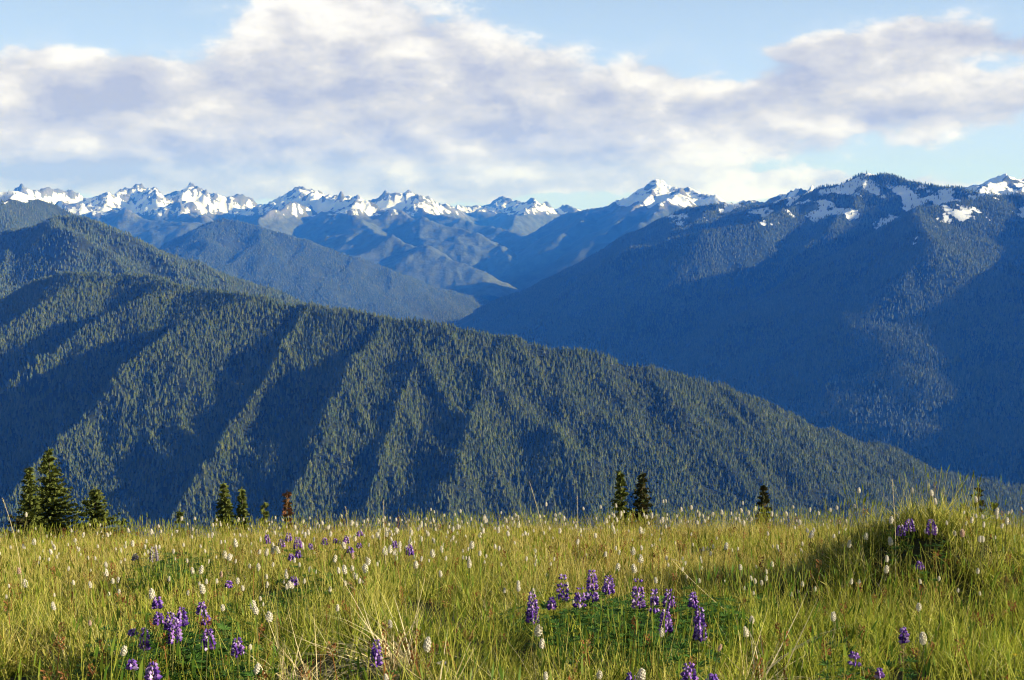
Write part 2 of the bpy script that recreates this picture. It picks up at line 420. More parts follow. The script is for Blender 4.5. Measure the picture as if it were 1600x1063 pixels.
L_left_a = build_layer('wooded_hill', left_a, -170, 640, 3.7, 5.4, 420, 130, mat_hill, 'rounded wooded hill behind the near forest ridge', lambda X, Y, Z: fbm(X / 260, Y / 260, 5, 24) * 12, (30, 300), 1.0,
                       None, lambda X, Y, Z, h: .12 + .3 * fbm(X / 300, Y / 300, 3, 2))

# ---- great mountain on the right (5 to 9 km), mostly turned away from the sun
right = Net()
right.add(crest([(792, 498, 10.05), (802, 493, 10.0), (840, 468, 9.7), (880, 448, 9.4), (940, 408, 9.0), (1000, 364, 8.6), (1060, 330, 8.3), (1100, 318, 8.1), (1130, 314, 8.0), (1190, 318, 7.8), (1220, 313, 7.7), (1260, 303, 7.6),
                 (1290, 292, 7.5), (1318, 286, 7.4), (1340, 272, 7.32), (1354, 266, 7.3), (1370, 270, 7.25), (1388, 270, 7.2), (1404, 279, 7.1), (1450, 287, 7.0), (1470, 293, 6.9), (1520, 297, 6.7), (1600, 306, 6.4), (1800, 318, 5.7), (2000, 318, 5.0)]), .62, .515)
BASE[right] = list(right.lines)
for ln, lift, kl, kr in (
    ([(1120, 320), (1108, 350), (1090, 378), (1055, 405), (1010, 436), (960, 470)], [2, 55, 105, 140, 150, 50], .6, .8),
    ([(1255, 310), (1230, 350), (1180, 395), (1110, 428), (1040, 452), (968, 472), (900, 520)], [2, 60, 130, 205, 250, 255, 40], .64, .82),
    ([(1352, 276), (1335, 330), (1300, 372), (1240, 410), (1180, 470), (1100, 540)], [2, 35, 45, 35, 20, 10], .60, .8),
    ([(1470, 298), (1440, 340), (1400, 376), (1330, 430), (1280, 480)], [2, 40, 60, 45, 20], .60, .7),
    ([(1560, 305), (1520, 352), (1432, 402), (1440, 450), (1452, 500), (1400, 556), (1300, 640), (1240, 700)], [2, 120, 215, 280, 300, 290, 260, 160], .68, .42),
    ([(1400, 440), (1330, 515), (1285, 565), (1235, 615), (1180, 660)], [5, 130, 200, 190, 40], .64, .75)):
    right.add(on_face(right, ln, 4200, 10400, lift), kr, kl)
# the shoulder beyond the right edge of the picture
right.add(crest([(1950, 330, 5.6), (1800, 395, 5.2), (1745, 470, 4.9), (1715, 590, 4.6), (1700, 720, 4.3)]), .5, .6)
mat_right = terrain_mat('right_mountain_surface', tex=0.018, forest=(0.018, 0.030, 0.018), rock=(0.15, 0.145, 0.13), meadow=(0.07, 0.075, 0.035), grain=8.0, speck=.5)
right_snow = lambda X, Y, Z, h: np.clip(.33 + sm01(Z, 0, 170) * .20 + np.clip(h, -2, 6) * .03 - (1 - sm01(Z, -170, 10)) * .50 - (1 - sm01(Z, -270, -130)) * 1.5 + .62 * fbm(X / 170, Y / 230, 4, 41) + .32 * fbm(X / 45 + Y / 120, Z / 160, 3, 42), -1, 2)
L_right = build_layer('great_shaded_mountain', right, 690, 1960, 2.9, 10.8, 1000, 360, mat_right, 'big shaded mountain on the right with snow patches along its crest',
                      lambda X, Y, Z: (ridged(X / 520, Y / 520, 4, 22) - .8) * 12 + fbm(X / 130, Y / 130, 3, 23) * 6, (50, 600), 1.0, right_snow, lambda X, Y, Z, h: -.2 + .45 * sm01(Z, -150, 30) + .2 * fbm(X / 400, Y / 400, 3, 2))

# ---- near forest ridge (3 km)
near = Net()
NEAR_CREST = [(-420, 640, 4.6), (-200, 545, 4.2), (0, 470, 3.75), (50, 443, 3.62), (100, 430, 3.5), (160, 430, 3.42), (220, 433, 3.35), (300, 451, 3.2), (400, 466, 3.05), (480, 479, 2.97), (600, 496, 2.87), (700, 511, 2.82), (800, 528, 2.8),
              (900, 548, 2.8), (1000, 567, 2.8), (1060, 586, 2.8), (1130, 606, 2.82), (1200, 631, 2.85), (1250, 655, 2.87), (1300, 676, 2.9), (1350, 691, 2.95), (1400, 711, 3.0), (1450, 733, 3.06), (1500, 743, 3.12), (1560, 753, 3.2),
              (1600, 761, 3.25), (1750, 800, 3.5), (1950, 860, 3.8)]
near.add(crest(NEAR_CREST), .60, .58)
BASE[near] = list(near.lines)
for ln, lift, kl, kr, amp in (
    ([(178, 440), (110, 488), (50, 530), (-30, 590)], [2, 40, 58, 60], 1.3, .72, 1.1),
    ([(292, 455), (225, 500), (150, 548), (40, 622), (-60, 690)], [2, 38, 54, 48, 36], 1.4, .72, 1.0),
    ([(405, 472), (340, 515), (270, 566), (195, 628), (120, 700), (40, 790)], [2, 32, 50, 50, 42, 32], 1.4, .72, 1.15),
    ([(480, 485), (462, 535), (420, 605), (360, 685), (305, 760), (270, 830)], [2, 26, 36, 38, 34, 28], 1.4, .72, 0.75),
    ([(600, 500), (583, 548), (545, 625), (500, 712), (465, 782), (440, 840)], [2, 24, 36, 38, 34, 28], 1.4, .72, 0.85),
    ([(690, 515), (662, 580), (630, 655), (592, 735), (560, 810)], [2, 20, 30, 34, 28], 1.4, .72, 0.62),
    ([(790, 530), (760, 600), (730, 680), (695, 780)], [2, 18, 28, 34], .8, .7, 0.8),
    ([(900, 552), (890, 620), (870, 710), (850, 800)], [2, 10, 20, 26], .65, .45, 1),
    ([(1020, 580), (1040, 640), (1040, 720), (1030, 800)], [2, 10, 20, 26], .6, .45, 1),
    ([(1150, 618), (1200, 680), (1235, 740), (1255, 810)], [2, 12, 24, 30], .6, .45, 1),
    ([(1300, 680), (1350, 730), (1390, 790)], [2, 10, 18], .6, .45, 1)):
    near.add(on_face(near, ln, 1700, 4200, [q * 1.18 * amp for q in lift]), kr, kl)
mat_near = terrain_mat('forest_floor_surface', tex=0.05, forest=(0.020, 0.027, 0.010), rock=(0.06, 0.065, 0.03), meadow=(0.06, 0.07, 0.03), grain=3.0)
L_near = build_layer('forested_ridge', near, -260, 1860, 1.75, 4.3, 640, 220, mat_near, 'long ridge covered in dark conifer forest across the middle of the view',
                     lambda X, Y, Z: fbm(X / 190, Y / 190, 4, 21) * 6 + (ridged(X / 120 + Y / 260, Y / 330, 3, 55) - .8) * 10 * sm01(3.05 - Y / 1000 + .00022 * np.abs(X + 150), .0, .35), (20, 230), 1.0, None, lambda X, Y, Z, h: -.1 + .2 * fbm(X / 200, Y / 200, 3, 2))
def valley_floor():
    n = 24
    X, Y = np.meshgrid(np.linspace(-15900, 15900, n), np.linspace(-5900, 20900, n))
    o = mesh_object('valley_floor', np.stack([X, Y, np.full_like(X, VALLEY)], -1), grid_faces(n, n), mat_near)
    float_attr(o.data, 'snow', np.zeros(n * n)); float_attr(o.data, 'bare', np.zeros(n * n))
    tag(o, 'wooded valley floor far below the meadow', kind='structure')
valley_floor()

# ------------------------------------------------------------------ conifers for the far woods (instances on points)
def far_conifer(seed, tiers, spikes, slim):
    r = random.Random(seed); V, F = [], []
    for t in range(tiers):
        f = t / tiers
        z0 = 0.06 + 0.94 * f - 0.05; z1 = min(1.0, z0 + 1.7 / tiers + .04)
        rad = slim * (1 - f) ** 0.85 * r.uniform(.8, 1.15) + .012
        b = len(V); ox, oy = r.uniform(-.02, .02), r.uniform(-.02, .02)
        ph = r.random() * 6.3
        for k in range(spikes * 2):
            a = ph + math.pi * k / spikes
            q = rad * (r.uniform(.85, 1.2) if k % 2 == 0 else r.uniform(.5, .7))
            V.append((ox + q * math.cos(a), oy + q * math.sin(a), z0 + (-.02 if k % 2 == 0 else .035) + r.uniform(-.012, .012)))
        V.append((ox * .5, oy * .5, z1 if t < tiers - 1 else 1.0))
        for k in range(spikes * 2): F.append((b + k, b + (k + 1) % (spikes * 2), b + spikes * 2))
    return V, F
def conifer_mat(name, cols, transl=0.12):
    m, nt, b = new_mat(name, 0.8)
    oi = nt.nodes.new('ShaderNodeObjectInfo')
    ramp = nt.nodes.new('ShaderNodeValToRGB'); ramp.color_ramp.interpolation = 'LINEAR'
    els = ramp.color_ramp.elements
    for i, c in enumerate(cols):
        e = els[i] if i < 2 else els.new(0.5)
        e.position = i / (len(cols) - 1); e.color = (*c, 1)
    nt.links.new(oi.outputs['Random'], ramp.inputs[0])
    nt.links.new(ramp.outputs[0], b.inputs['Base Color'])
    return m
mat_wood = conifer_mat('far_conifer_needles', [(0.040, 0.066, 0.015), (0.096, 0.112, 0.026), (0.055, 0.084, 0.018), (0.110, 0.108, 0.038), (0.070, 0.104, 0.022), (0.13, 0.138, 0.038)])
PROTO = bpy.data.collections.new('prototypes')     # never linked to the scene: only a source of instanced meshes
def proto(name, V, F, mat, smooth=False):
    o = mesh_object(name, V, F, mat, smooth=smooth); COL.objects.unlink(o); PROTO.objects.link(o); return o
def scatter(name, pts, rotz, scl, idx, protos, label, tilt=None, kind='stuff'):
    """one object whose points carry instances of the prototype meshes"""
    n = len(pts)
    me = bpy.data.meshes.new(name); me.vertices.add(n); me.vertices.foreach_set('co', np.asarray(pts, np.float32).ravel())
    rot = np.zeros((n, 3), np.float32); rot[:, 2] = rotz
    if tilt is not None: rot[:, :2] = tilt
    a = me.attributes.new('rot', 'FLOAT_VECTOR', 'POINT'); a.data.foreach_set('vector', rot.ravel())
    a = me.attributes.new('scl', 'FLOAT_VECTOR', 'POINT'); a.data.foreach_set('vector', np.asarray(scl, np.float32).ravel())
    a = me.attributes.new('idx', 'INT', 'POINT'); a.data.foreach_set('value', np.asarray(idx, np.int32))
    o = bpy.data.objects.new(name, me); COL.objects.link(o)
    ng = bpy.data.node_groups.new(name + '_scatter', 'GeometryNodeTree')
    ng.interface.new_socket('Geometry', in_out='INPUT', socket_type='NodeSocketGeometry')
    ng.interface.new_socket('Geometry', in_out='OUTPUT', socket_type='NodeSocketGeometry')
    gi, go = ng.nodes.new('NodeGroupInput'), ng.nodes.new('NodeGroupOutput')
    iop = ng.nodes.new('GeometryNodeInstanceOnPoints'); iop.inputs['Pick Instance'].default_value = True
    jn = ng.nodes.new('GeometryNodeGeometryToInstance')
    for p in reversed(protos):
        oi = ng.nodes.new('GeometryNodeObjectInfo'); oi.inputs['Object'].default_value = p
        ng.links.new(oi.outputs['Geometry'], jn.inputs[0])
    def na(nm, dt):
        q = ng.nodes.new('GeometryNodeInputNamedAttribute'); q.data_type = dt; q.inputs['Name'].default_value = nm; return q.outputs[0]
    ng.links.new(gi.outputs[0], iop.inputs['Points']); ng.links.new(jn.outputs[0], iop.inputs['Instance'])
    e2r = ng.nodes.new('FunctionNodeEulerToRotation'); ng.links.new(na('rot', 'FLOAT_VECTOR'), e2r.inputs[0])
    ng.links.new(e2r.outputs[0], iop.inputs['Rotation'])
    ng.links.new(na('scl', 'FLOAT_VECTOR'), iop.inputs['Scale']); ng.links.new(na('idx', 'INT'), iop.inputs['Instance Index'])
    ng.links.new(iop.outputs[0], go.inputs[0])
    md = o.modifiers.new('scatter', 'NODES'); md.node_group = ng
    return tag(o, label, kind=kind)
wood_protos = [proto('conifer_source', *far_conifer(s, 5, 6, w), mat_wood) for s, w in ((1, .23), (2, .19), (3, .27), (4, .21), (5, .17))]
mat_wood_far = conifer_mat('distant_conifer_needles', [(0.040, 0.066, 0.026), (0.088, 0.110, 0.045), (0.052, 0.082, 0.032), (0.105, 0.115, 0.058), (0.066, 0.100, 0.034), (0.12, 0.132, 0.06)])
wood_small = [proto('small_conifer_source', *far_conifer(s, 3, 4, w), mat_wood_far) for s, w in ((11, .22), (12, .26), (13, .19))]
def plant_wood(name, L, n, hmin, hmax, protos, label, pxr, dens=None, seed=1, zmax=1e9, off_snow=False):
    r = np.random.default_rng(seed)
    X, Y, Z = L['X'], L['Y'], L['Z']
    nr, nc = X.shape
    cx = np.abs((X[1:, 1:] - X[1:, :-1]) * (Y[1:, 1:] - Y[:-1, 1:]))
    w = cx.copy()
    pxm = 800 + FPX * X[1:, 1:] / Y[1:, 1:]
    w[(pxm < pxr[0]) | (pxm > pxr[1])] = 0
    # leave out slopes turned well away from the viewer and hidden valley bottoms
    dzdy = (Z[1:, 1:] - Z[:-1, 1:]) / (Y[1:, 1:] - Y[:-1, 1:])
    slope_view = (Z[1:, 1:] - EYE) / Y[1:, 1:]
    w[dzdy < slope_view - .45] *= .25
    w[Z[1:, 1:] <= VALLEY + 15] = 0
    # hidden from the whole viewpoint: below the line of sight of nearer rows by a wide margin
    horizon = np.maximum.accumulate((Z - EYE) / Y, axis=0)[1:, 1:]
    hid = horizon * Y[1:, 1:] + EYE - Z[1:, 1:]
    w[hid > 60] = 0
    if dens is not None: w = w * dens(X[1:, 1:], Y[1:, 1:], Z[1:, 1:])
    if off_snow: w = w * (1 - .93 * sm01(L['snow'][1:, 1:], .36, .52))
    w = w / w.sum()
    ci = r.choice(w.size, n, p=w.ravel()); i, j = np.divmod(ci, nc - 1)
    u, v = r.random(n), r.random(n)
    def lerp(M): return M[i, j] * (1 - u) * (1 - v) + M[i, j + 1] * u * (1 - v) + M[i + 1, j] * (1 - u) * v + M[i + 1, j + 1] * u * v
    x, y, z = lerp(X), lerp(Y), lerp(Z)
    hgt = (hmin + (hmax - hmin) * r.random(n) ** 1.3) * (0.85 + .25 * gnoise(x / 160, y / 160, 4))
    wd = r.uniform(.85, 1.25, n)
    keep = z < zmax
    pts = np.stack([x, y, z - .3], -1)[keep]
    scl = np.stack([hgt * wd, hgt * wd, hgt], -1)[keep]
    return scatter(name, pts, r.random(n)[keep] * 6.28, scl, r.integers(0, len(protos), n)[keep], protos, label)
gap = lambda s, lo, hi, sd: (lambda X, Y, Z: .25 + sm01(fbm(X / s, Y / s, 3, sd), lo, hi))
plant_wood('conifer_forest', L_near, 150000, 7, 16, wood_protos, 'dense conifer forest covering the near ridge', (-120, 1720), lambda X, Y, Z: .55 + sm01(fbm(X / 90, Y / 90, 3, 3), -.5, .3), 3)
plant_wood('hill_forest', L_left_a, 34000, 11, 19, wood_small, 'conifer wood on the rounded hill at the left', (-120, 620), gap(150, -.4, .4, 5), 5)
plant_wood('left_mountain_forest', L_left_b, 14000, 11, 19, wood_small, 'conifer wood on the dark mountain at the far left', (-120, 300), lambda X, Y, Z: (1 - .5 * sm01(Z, 20, 70)), 6, off_snow=True)
plant_wood('mountain_forest', L_right, 200000, 12, 21, wood_small, 'conifer forest on the big shaded mountain at the right', (740, 1720), lambda X, Y, Z: (1 - .35 * sm01(Z, -140, 20)) * (.3 + sm01(fbm(X / 260, Y / 260, 3, 9), -.5, .3)), 7, off_snow=True)
plant_wood('spur_forest', L_spur, 70000, 11, 19, wood_small, 'conifer forest on the spur above the valley', (180, 880), gap(300, -.4, .4, 8), 8)

# ------------------------------------------------------------------ the meadow
def ground(x, y):
    x = np.asarray(x, float); y = np.asarray(y, float)
    z = -0.169 * y
    t = np.clip(y - CREST_Y, 0, 9.5); z = z - .02 * t * t - .38 * np.clip(y - CREST_Y - 9.5, 0, None)
    z = z + .030 * np.minimum(x, 0) * sm01(y, 3, 12) * (1 + 0.0 * x)
    z = z + (.49 + .09 * gnoise(x / .35, y / .4, 311)) * np.exp(-(np.abs(x - 2.98) / .74) ** 2.2 - ((y - 10.3) / .85) ** 2) + .20 * np.exp(-((x - 3.7) / .8) ** 2 - ((y - 10.2) / .9) ** 2)
    near_w = 1 - sm01(np.hypot(x, y), 40, 120)
    z = z + near_w * (.055 * gnoise(x / 1.7, y / 1.7, 301) + .035 * gnoise(x / .6, y / .6, 302)) * sm01(y, 1.0, 4.0)
    far_w = sm01(y, 60, 300)
    return z + far_w * 14 * fbm(x / 160, y / 160, 3, 303)
CREST_Y = 16.5
mat_soil = bpy.data.materials.new('meadow_soil')
def soil():
    m, nt, b = new_mat('meadow_soil', .95)
    tc = nt.nodes.new('ShaderNodeTexCoord')
    a = S(nt, noise_node(nt, tc.outputs['Object'], 3.0, 6, .6).outputs[0]); f = S(nt, noise_node(nt, tc.outputs['Object'], 40.0, 5, .7).outputs[0])
    c = mixcol(nt, a.sm(.35, .65), (0.030, 0.024, 0.012), (0.040, 0.044, 0.014))
    c = mixcol(nt, f.sm(.45, .7) * .6, c, (0.065, 0.052, 0.024))
    nt.links.new(c, b.inputs['Base Color'])
    bp = nt.nodes.new('ShaderNodeBump'); bp.inputs['Strength'].default_value = .8; bp.inputs['Distance'].default_value = .02
    nt.links.new(f.s, bp.inputs['Height']); nt.links.new(bp.outputs[0], b.inputs['Normal'])
    return m
mat_soil = soil()
def build_ground():
    def axis(fine, step, far, n): 
        a = np.arange(0, fine + 1e-6, step); g = fine * (far / fine) ** (np.arange(1, n + 1) / n)
        return np.concatenate([a, g])
    xp = axis(14, .16, 1700, 24); xs = np.concatenate([-xp[:0:-1], xp])
    ys = np.concatenate([-axis(3, .4, 40, 6)[:0:-1], axis(30, .16, 1800, 30)])
    X, Y = np.meshgrid(xs, ys)
    o = mesh_object('meadow_ground', np.stack([X, Y, ground(X, Y)], -1), grid_faces(len(ys), len(xs)), mat_soil, smooth=True)
    tag(o, 'sloping alpine meadow ground under the grass', kind='structure')
build_ground()
def gpoint(px, py, h, dmax=19.0):
    """where the sight line through a picture point comes down to height h over the meadow"""
    a, b = ray(px, py); ds = np.linspace(3.0, dmax, 1200)
    gap_ = EYE + b * ds - ground(a * ds, ds)
    ok = gap_ <= h
    j = int(np.argmax(ok)) if ok.any() else int(np.argmin(gap_))
    return a * ds[j], ds[j], float(ground(a * ds[j], ds[j])), float(gap_[j])

# ---- leaf and blade material: colour from a per-blade tint and a per-clump tone
def blade_mat(name, green, gold, transl=.38, spread=.5):
    m = bpy.data.materials.new(name); m.use_nodes = True
    nt = m.node_tree; b = nt.nodes['Principled BSDF']; out = nt.nodes['Material Output']
    b.inputs['Roughness'].default_value = .5; b.inputs['Specular IOR Level'].default_value = .10
    at = nt.nodes.new('ShaderNodeAttribute'); at.attribute_name = 'tint'
    ti = S(nt, at.outputs['Fac'])
    ai = nt.nodes.new('ShaderNodeAttribute'); ai.attribute_type = 'INSTANCER'; ai.attribute_name = 'tone'
    to = S(nt, ai.outputs['Fac'])
    oi = nt.nodes.new('ShaderNodeObjectInfo'); rnd = S(nt, oi.outputs['Random'])
    def ramp(cols):
        r = nt.nodes.new('ShaderNodeValToRGB'); e = r.color_ramp.elements
        for i, c in enumerate(cols):
            q = e[i] if i < 2 else e.new(.5)
            q.position = i / (len(cols) - 1); q.color = (*c, 1)
        nt.links.new(ti.s, r.inputs[0]); return r.outputs[0]
    c = mixcol(nt, (to + (rnd - .5) * spread + (ti - .5) * .5).clamp(), ramp(green), ramp(gold))
    nt.links.new(c, b.inputs['Base Color'])
    tr = nt.nodes.new('ShaderNodeBsdfTranslucent'); nt.links.new(c, tr.inputs[0])
    mx = nt.nodes.new('ShaderNodeMixShader'); mx.inputs[0].default_value = transl
    nt.links.new(b.outputs[0], mx.inputs[1]); nt.links.new(tr.outputs[0], mx.inputs[2]); nt.links.new(mx.outputs[0], out.inputs[0])
    return m
GREEN = [(0.055, 0.10, 0.010), (0.15, 0.21, 0.016), (0.26, 0.30, 0.022), (0.085, 0.16, 0.018), (0.52, 0.52, 0.07)]
GOLD = [(0.23, 0.20, 0.016), (0.40, 0.33, 0.030), (0.42, 0.24, 0.045), (0.27, 0.28, 0.022), (0.74, 0.62, 0.24)]
STRAW = [(0.52, 0.40, 0.17), (0.68, 0.55, 0.29), (0.60, 0.45, 0.19), (0.76, 0.66, 0.42)]
RUST = [(0.20, 0.075, 0.025), (0.30, 0.12, 0.035), (0.36, 0.17, 0.05), (0.22, 0.12, 0.05)]
mat_grass = blade_mat('meadow_grass_blade', GREEN, GOLD)
mat_straw = blade_mat('dry_straw', STRAW, STRAW, .25)
mat_rust = blade_mat('rusty_leaf', RUST, RUST, .3)
mat_leaf = blade_mat('lupine_leaf', [(0.045, 0.11, 0.018), (0.085, 0.18, 0.030), (0.14, 0.24, 0.045), (0.065, 0.14, 0.030)], [(0.10, 0.15, 0.03), (0.12, 0.17, 0.04)], .30, .3)

def blades(r, n, R, lmin, lmax, w, lean, curve, wind=(0, 0), segs=3, base=None, droop=0.0):
    """n curved tapering blades as one array of quads and tips"""
    V, F, T = [], [], []
    for k in range(n):
        a = r.random() * 6.283; rad = R * math.sqrt(r.random())
        if base is not None: bx, by, bz = base[k % len(base)]
        else: bx, by, bz = rad * math.cos(a), rad * math.sin(a), -.02
        L = r.uniform(lmin, lmax); d = r.random() * 6.283
        ln = abs(r.gauss(lean, lean * .5)); cv = r.gauss(curve, curve * .6)
        dx, dy = math.cos(d), math.sin(d)
        ww = w * r.uniform(.6, 1.35); tint = r.random()
        fa = r.random() * 6.283; px_, py_ = math.cos(fa), math.sin(fa)
        b0 = len(V); z = bz; x, y = bx, by; ang = ln
        for sg in range(segs + 1):
            f = sg / segs
            hw = ww * .5 * (1 - f ** 1.6) if sg < segs else 0
            if sg < segs: V += [(x - px_ * hw, y - py_ * hw, z), (x + px_ * hw, y + py_ * hw, z)]; T += [tint, tint]
            else: V.append((x, y, z)); T.append(tint)
            st = L / segs; ang += cv / segs
            x += (dx * math.sin(ang) + wind[0]) * st; y += (dy * math.sin(ang) + wind[1]) * st; z += math.cos(ang) * st - droop * f * st
        for sg in range(segs - 1):
            q = b0 + sg * 2; F.append((q, q + 1, q + 3, q + 2))
        q = b0 + (segs - 1) * 2; F.append((q, q + 1, q + 2))
    return V, F, T
def tube(p0, p1, r0, r1, sides=4, bend=(0, 0), segs=3):
    V, F = [], []
    for s_ in range(segs + 1):
        f = s_ / segs
        c = [p0[i] + (p1[i] - p0[i]) * f for i in range(3)]
        q = math.sin(f * math.pi); c[0] += bend[0] * q; c[1] += bend[1] * q
        rr = r0 + (r1 - r0) * f
        for k in range(sides):
            an = 6.283 * k / sides; V.append((c[0] + rr * math.cos(an), c[1] + rr * math.sin(an), c[2]))
    for s_ in range(segs):
        for k in range(sides):
            a_, b_ = s_ * sides + k, s_ * sides + (k + 1) % sides
            F.append((a_, b_, b_ + sides, a_ + sides))
    return V, F
class Acc:
    """collects pieces into one mesh with material slots and a tint"""
    def __init__(self): self.V, self.F, self.T, self.M = [], [], [], []
    def add(self, V, F, tint=.5, mi=0):
        b = len(self.V); self.V += V; self.F += [tuple(i + b for i in f) for f in F]
        self.T += tint if isinstance(tint, list) else [tint] * len(V); self.M += [mi] * len(F); return self
    def build(self, name, mats, parent=None, smooth=False, as_proto=False):
        o = mesh_object(name, self.V, self.F, mats, parent, smooth, self.M)
        float_attr(o.data, 'tint', self.T)
        if as_proto: COL.objects.unlink(o); PROTO.objects.link(o)
        return o
def leaf(r, size, tilt_az, up):
    """a palmate leaf of seven narrow leaflets on a short stalk"""
    V, F = [], []
    for k in range(7):
        a = tilt_az + (k - 3) * .62; L = size * (1 - .10 * abs(k - 3)) ; w = size * .13
        ca, sa = math.cos(a), math.sin(a); lift = up + r.uniform(-.1, .25)
        b = len(V)
        V += [(0, 0, 0), (ca * L * .5 - sa * w, sa * L * .5 + ca * w, L * .5 * lift), (ca * L, sa * L, L * lift * .6), (ca * L * .5 + sa * w, sa * L * .5 - ca * w, L * .5 * lift)]
        F += [(b, b + 1, b + 2, b + 3)]
    return V, F
# ---- clump prototypes
def clump_protos():
    out = []
    for sd in range(4):                                   # 0-3 upright green and gold grass
        r = random.Random(100 + sd); A = Acc()
        A.add(*blades(r, 30, .085, .10, .30, .0072, .40, .9))
        out.append(A.build('grass_clump_source', [mat_grass], as_proto=True))
    for sd in range(2):                                   # 4-5 taller, thin, with seed heads
        r = random.Random(120 + sd); A = Acc()
        A.add(*blades(r, 20, .08, .16, .36, .0052, .36, .8))
        for k in range(3):
            x, y = r.uniform(-.07, .07), r.uniform(-.07, .07); h = r.uniform(.28, .42); tx, ty = x + r.uniform(-.09, .09), y + r.uniform(-.09, .09)
            V, F = tube((x, y, 0), (tx, ty, h), .0012, .0008, 3); A.add(V, F, .9)
            A.add(*[[(tx - .003, ty, h - .01), (tx + .003, ty, h - .01), (tx + .004, ty, h + .02), (tx, ty, h + .05), (tx - .004, ty, h + .02)], [(0, 1, 2, 3, 4)]], tint=1.0)
        out.append(A.build('grass_clump_source', [mat_grass], as_proto=True))
    for sd in range(2):                                   # 6-7 low dense leafy under-storey
        r = random.Random(140 + sd); A = Acc()
        A.add(*blades(r, 26, .12, .05, .15, .0090, .7, .9))
        out.append(A.build('grass_clump_source', [mat_grass], as_proto=True))
    r = random.Random(160); A = Acc()                     # 8 dry straw among the green
    A.add(*blades(r, 9, .10, .20, .38, .0034, .38, .7)); out.append(A.build('straw_clump_source', [mat_straw], as_proto=True))
    r = random.Random(170); A = Acc()                     # 9 rusty withered leaves
    A.add(*blades(r, 9, .06, .10, .26, .012, .35, .6)); out.append(A.build('rusty_clump_source', [mat_rust], as_proto=True))
    r = random.Random(180); A = Acc()                     # 10 lupine leaves
    for k in range(13):
        x, y, h = r.uniform(-.10, .10), r.uniform(-.10, .10), r.uniform(.06, .24)
        V, F = leaf(r, r.uniform(.035, .055), r.random() * 6.28, r.uniform(.1, .6))
        A.add([(a + x, b + y, c + h) for a, b, c in V], F, r.random())
        V, F = tube((x * .4, y * .4, 0), (x, y, h), .0012, .001, 3, segs=1); A.add(V, F, .2)
    out.append(A.build('leaf_clump_source', [mat_leaf], as_proto=True))
    return out
grass_protos = clump_protos()
HOLES = [(625, 1005, 60, 40), (610, 1050, 50, 30), (462, 1040, 50, 35), (735, 985, 60, 26), (905, 1012, 70, 18), (1000, 1010, 55, 16), (665, 935, 55, 22), (915, 862, 40, 14), (1400, 850, 50, 16), (1235, 930, 30, 10), (1245, 925, 60, 20), (830, 1000, 30, 20), (1090, 850, 60, 14), (420, 920, 60, 18), (1540, 960, 60, 22), (640, 1000, 30, 14), (1310, 975, 50, 14)]
RUSTY = [(1570, 905, 45, 16), (160, 940, 70, 28), (345, 885, 40, 20), (1130, 862, 40, 14), (620, 868, 40, 12), (720, 870, 60, 16), (1260, 845, 60, 14), (1100, 1040, 60, 20), (980, 830, 120, 12), (1390, 870, 30, 20)]
LEAFY = [(960, 975, 140, 24), (310, 1030, 90, 35), (270, 895, 45, 18), (455, 925, 35, 16), (200, 1045, 60, 20), (1090, 985, 50, 20), (1410, 845, 20, 14), (1400, 1040, 90, 16)]
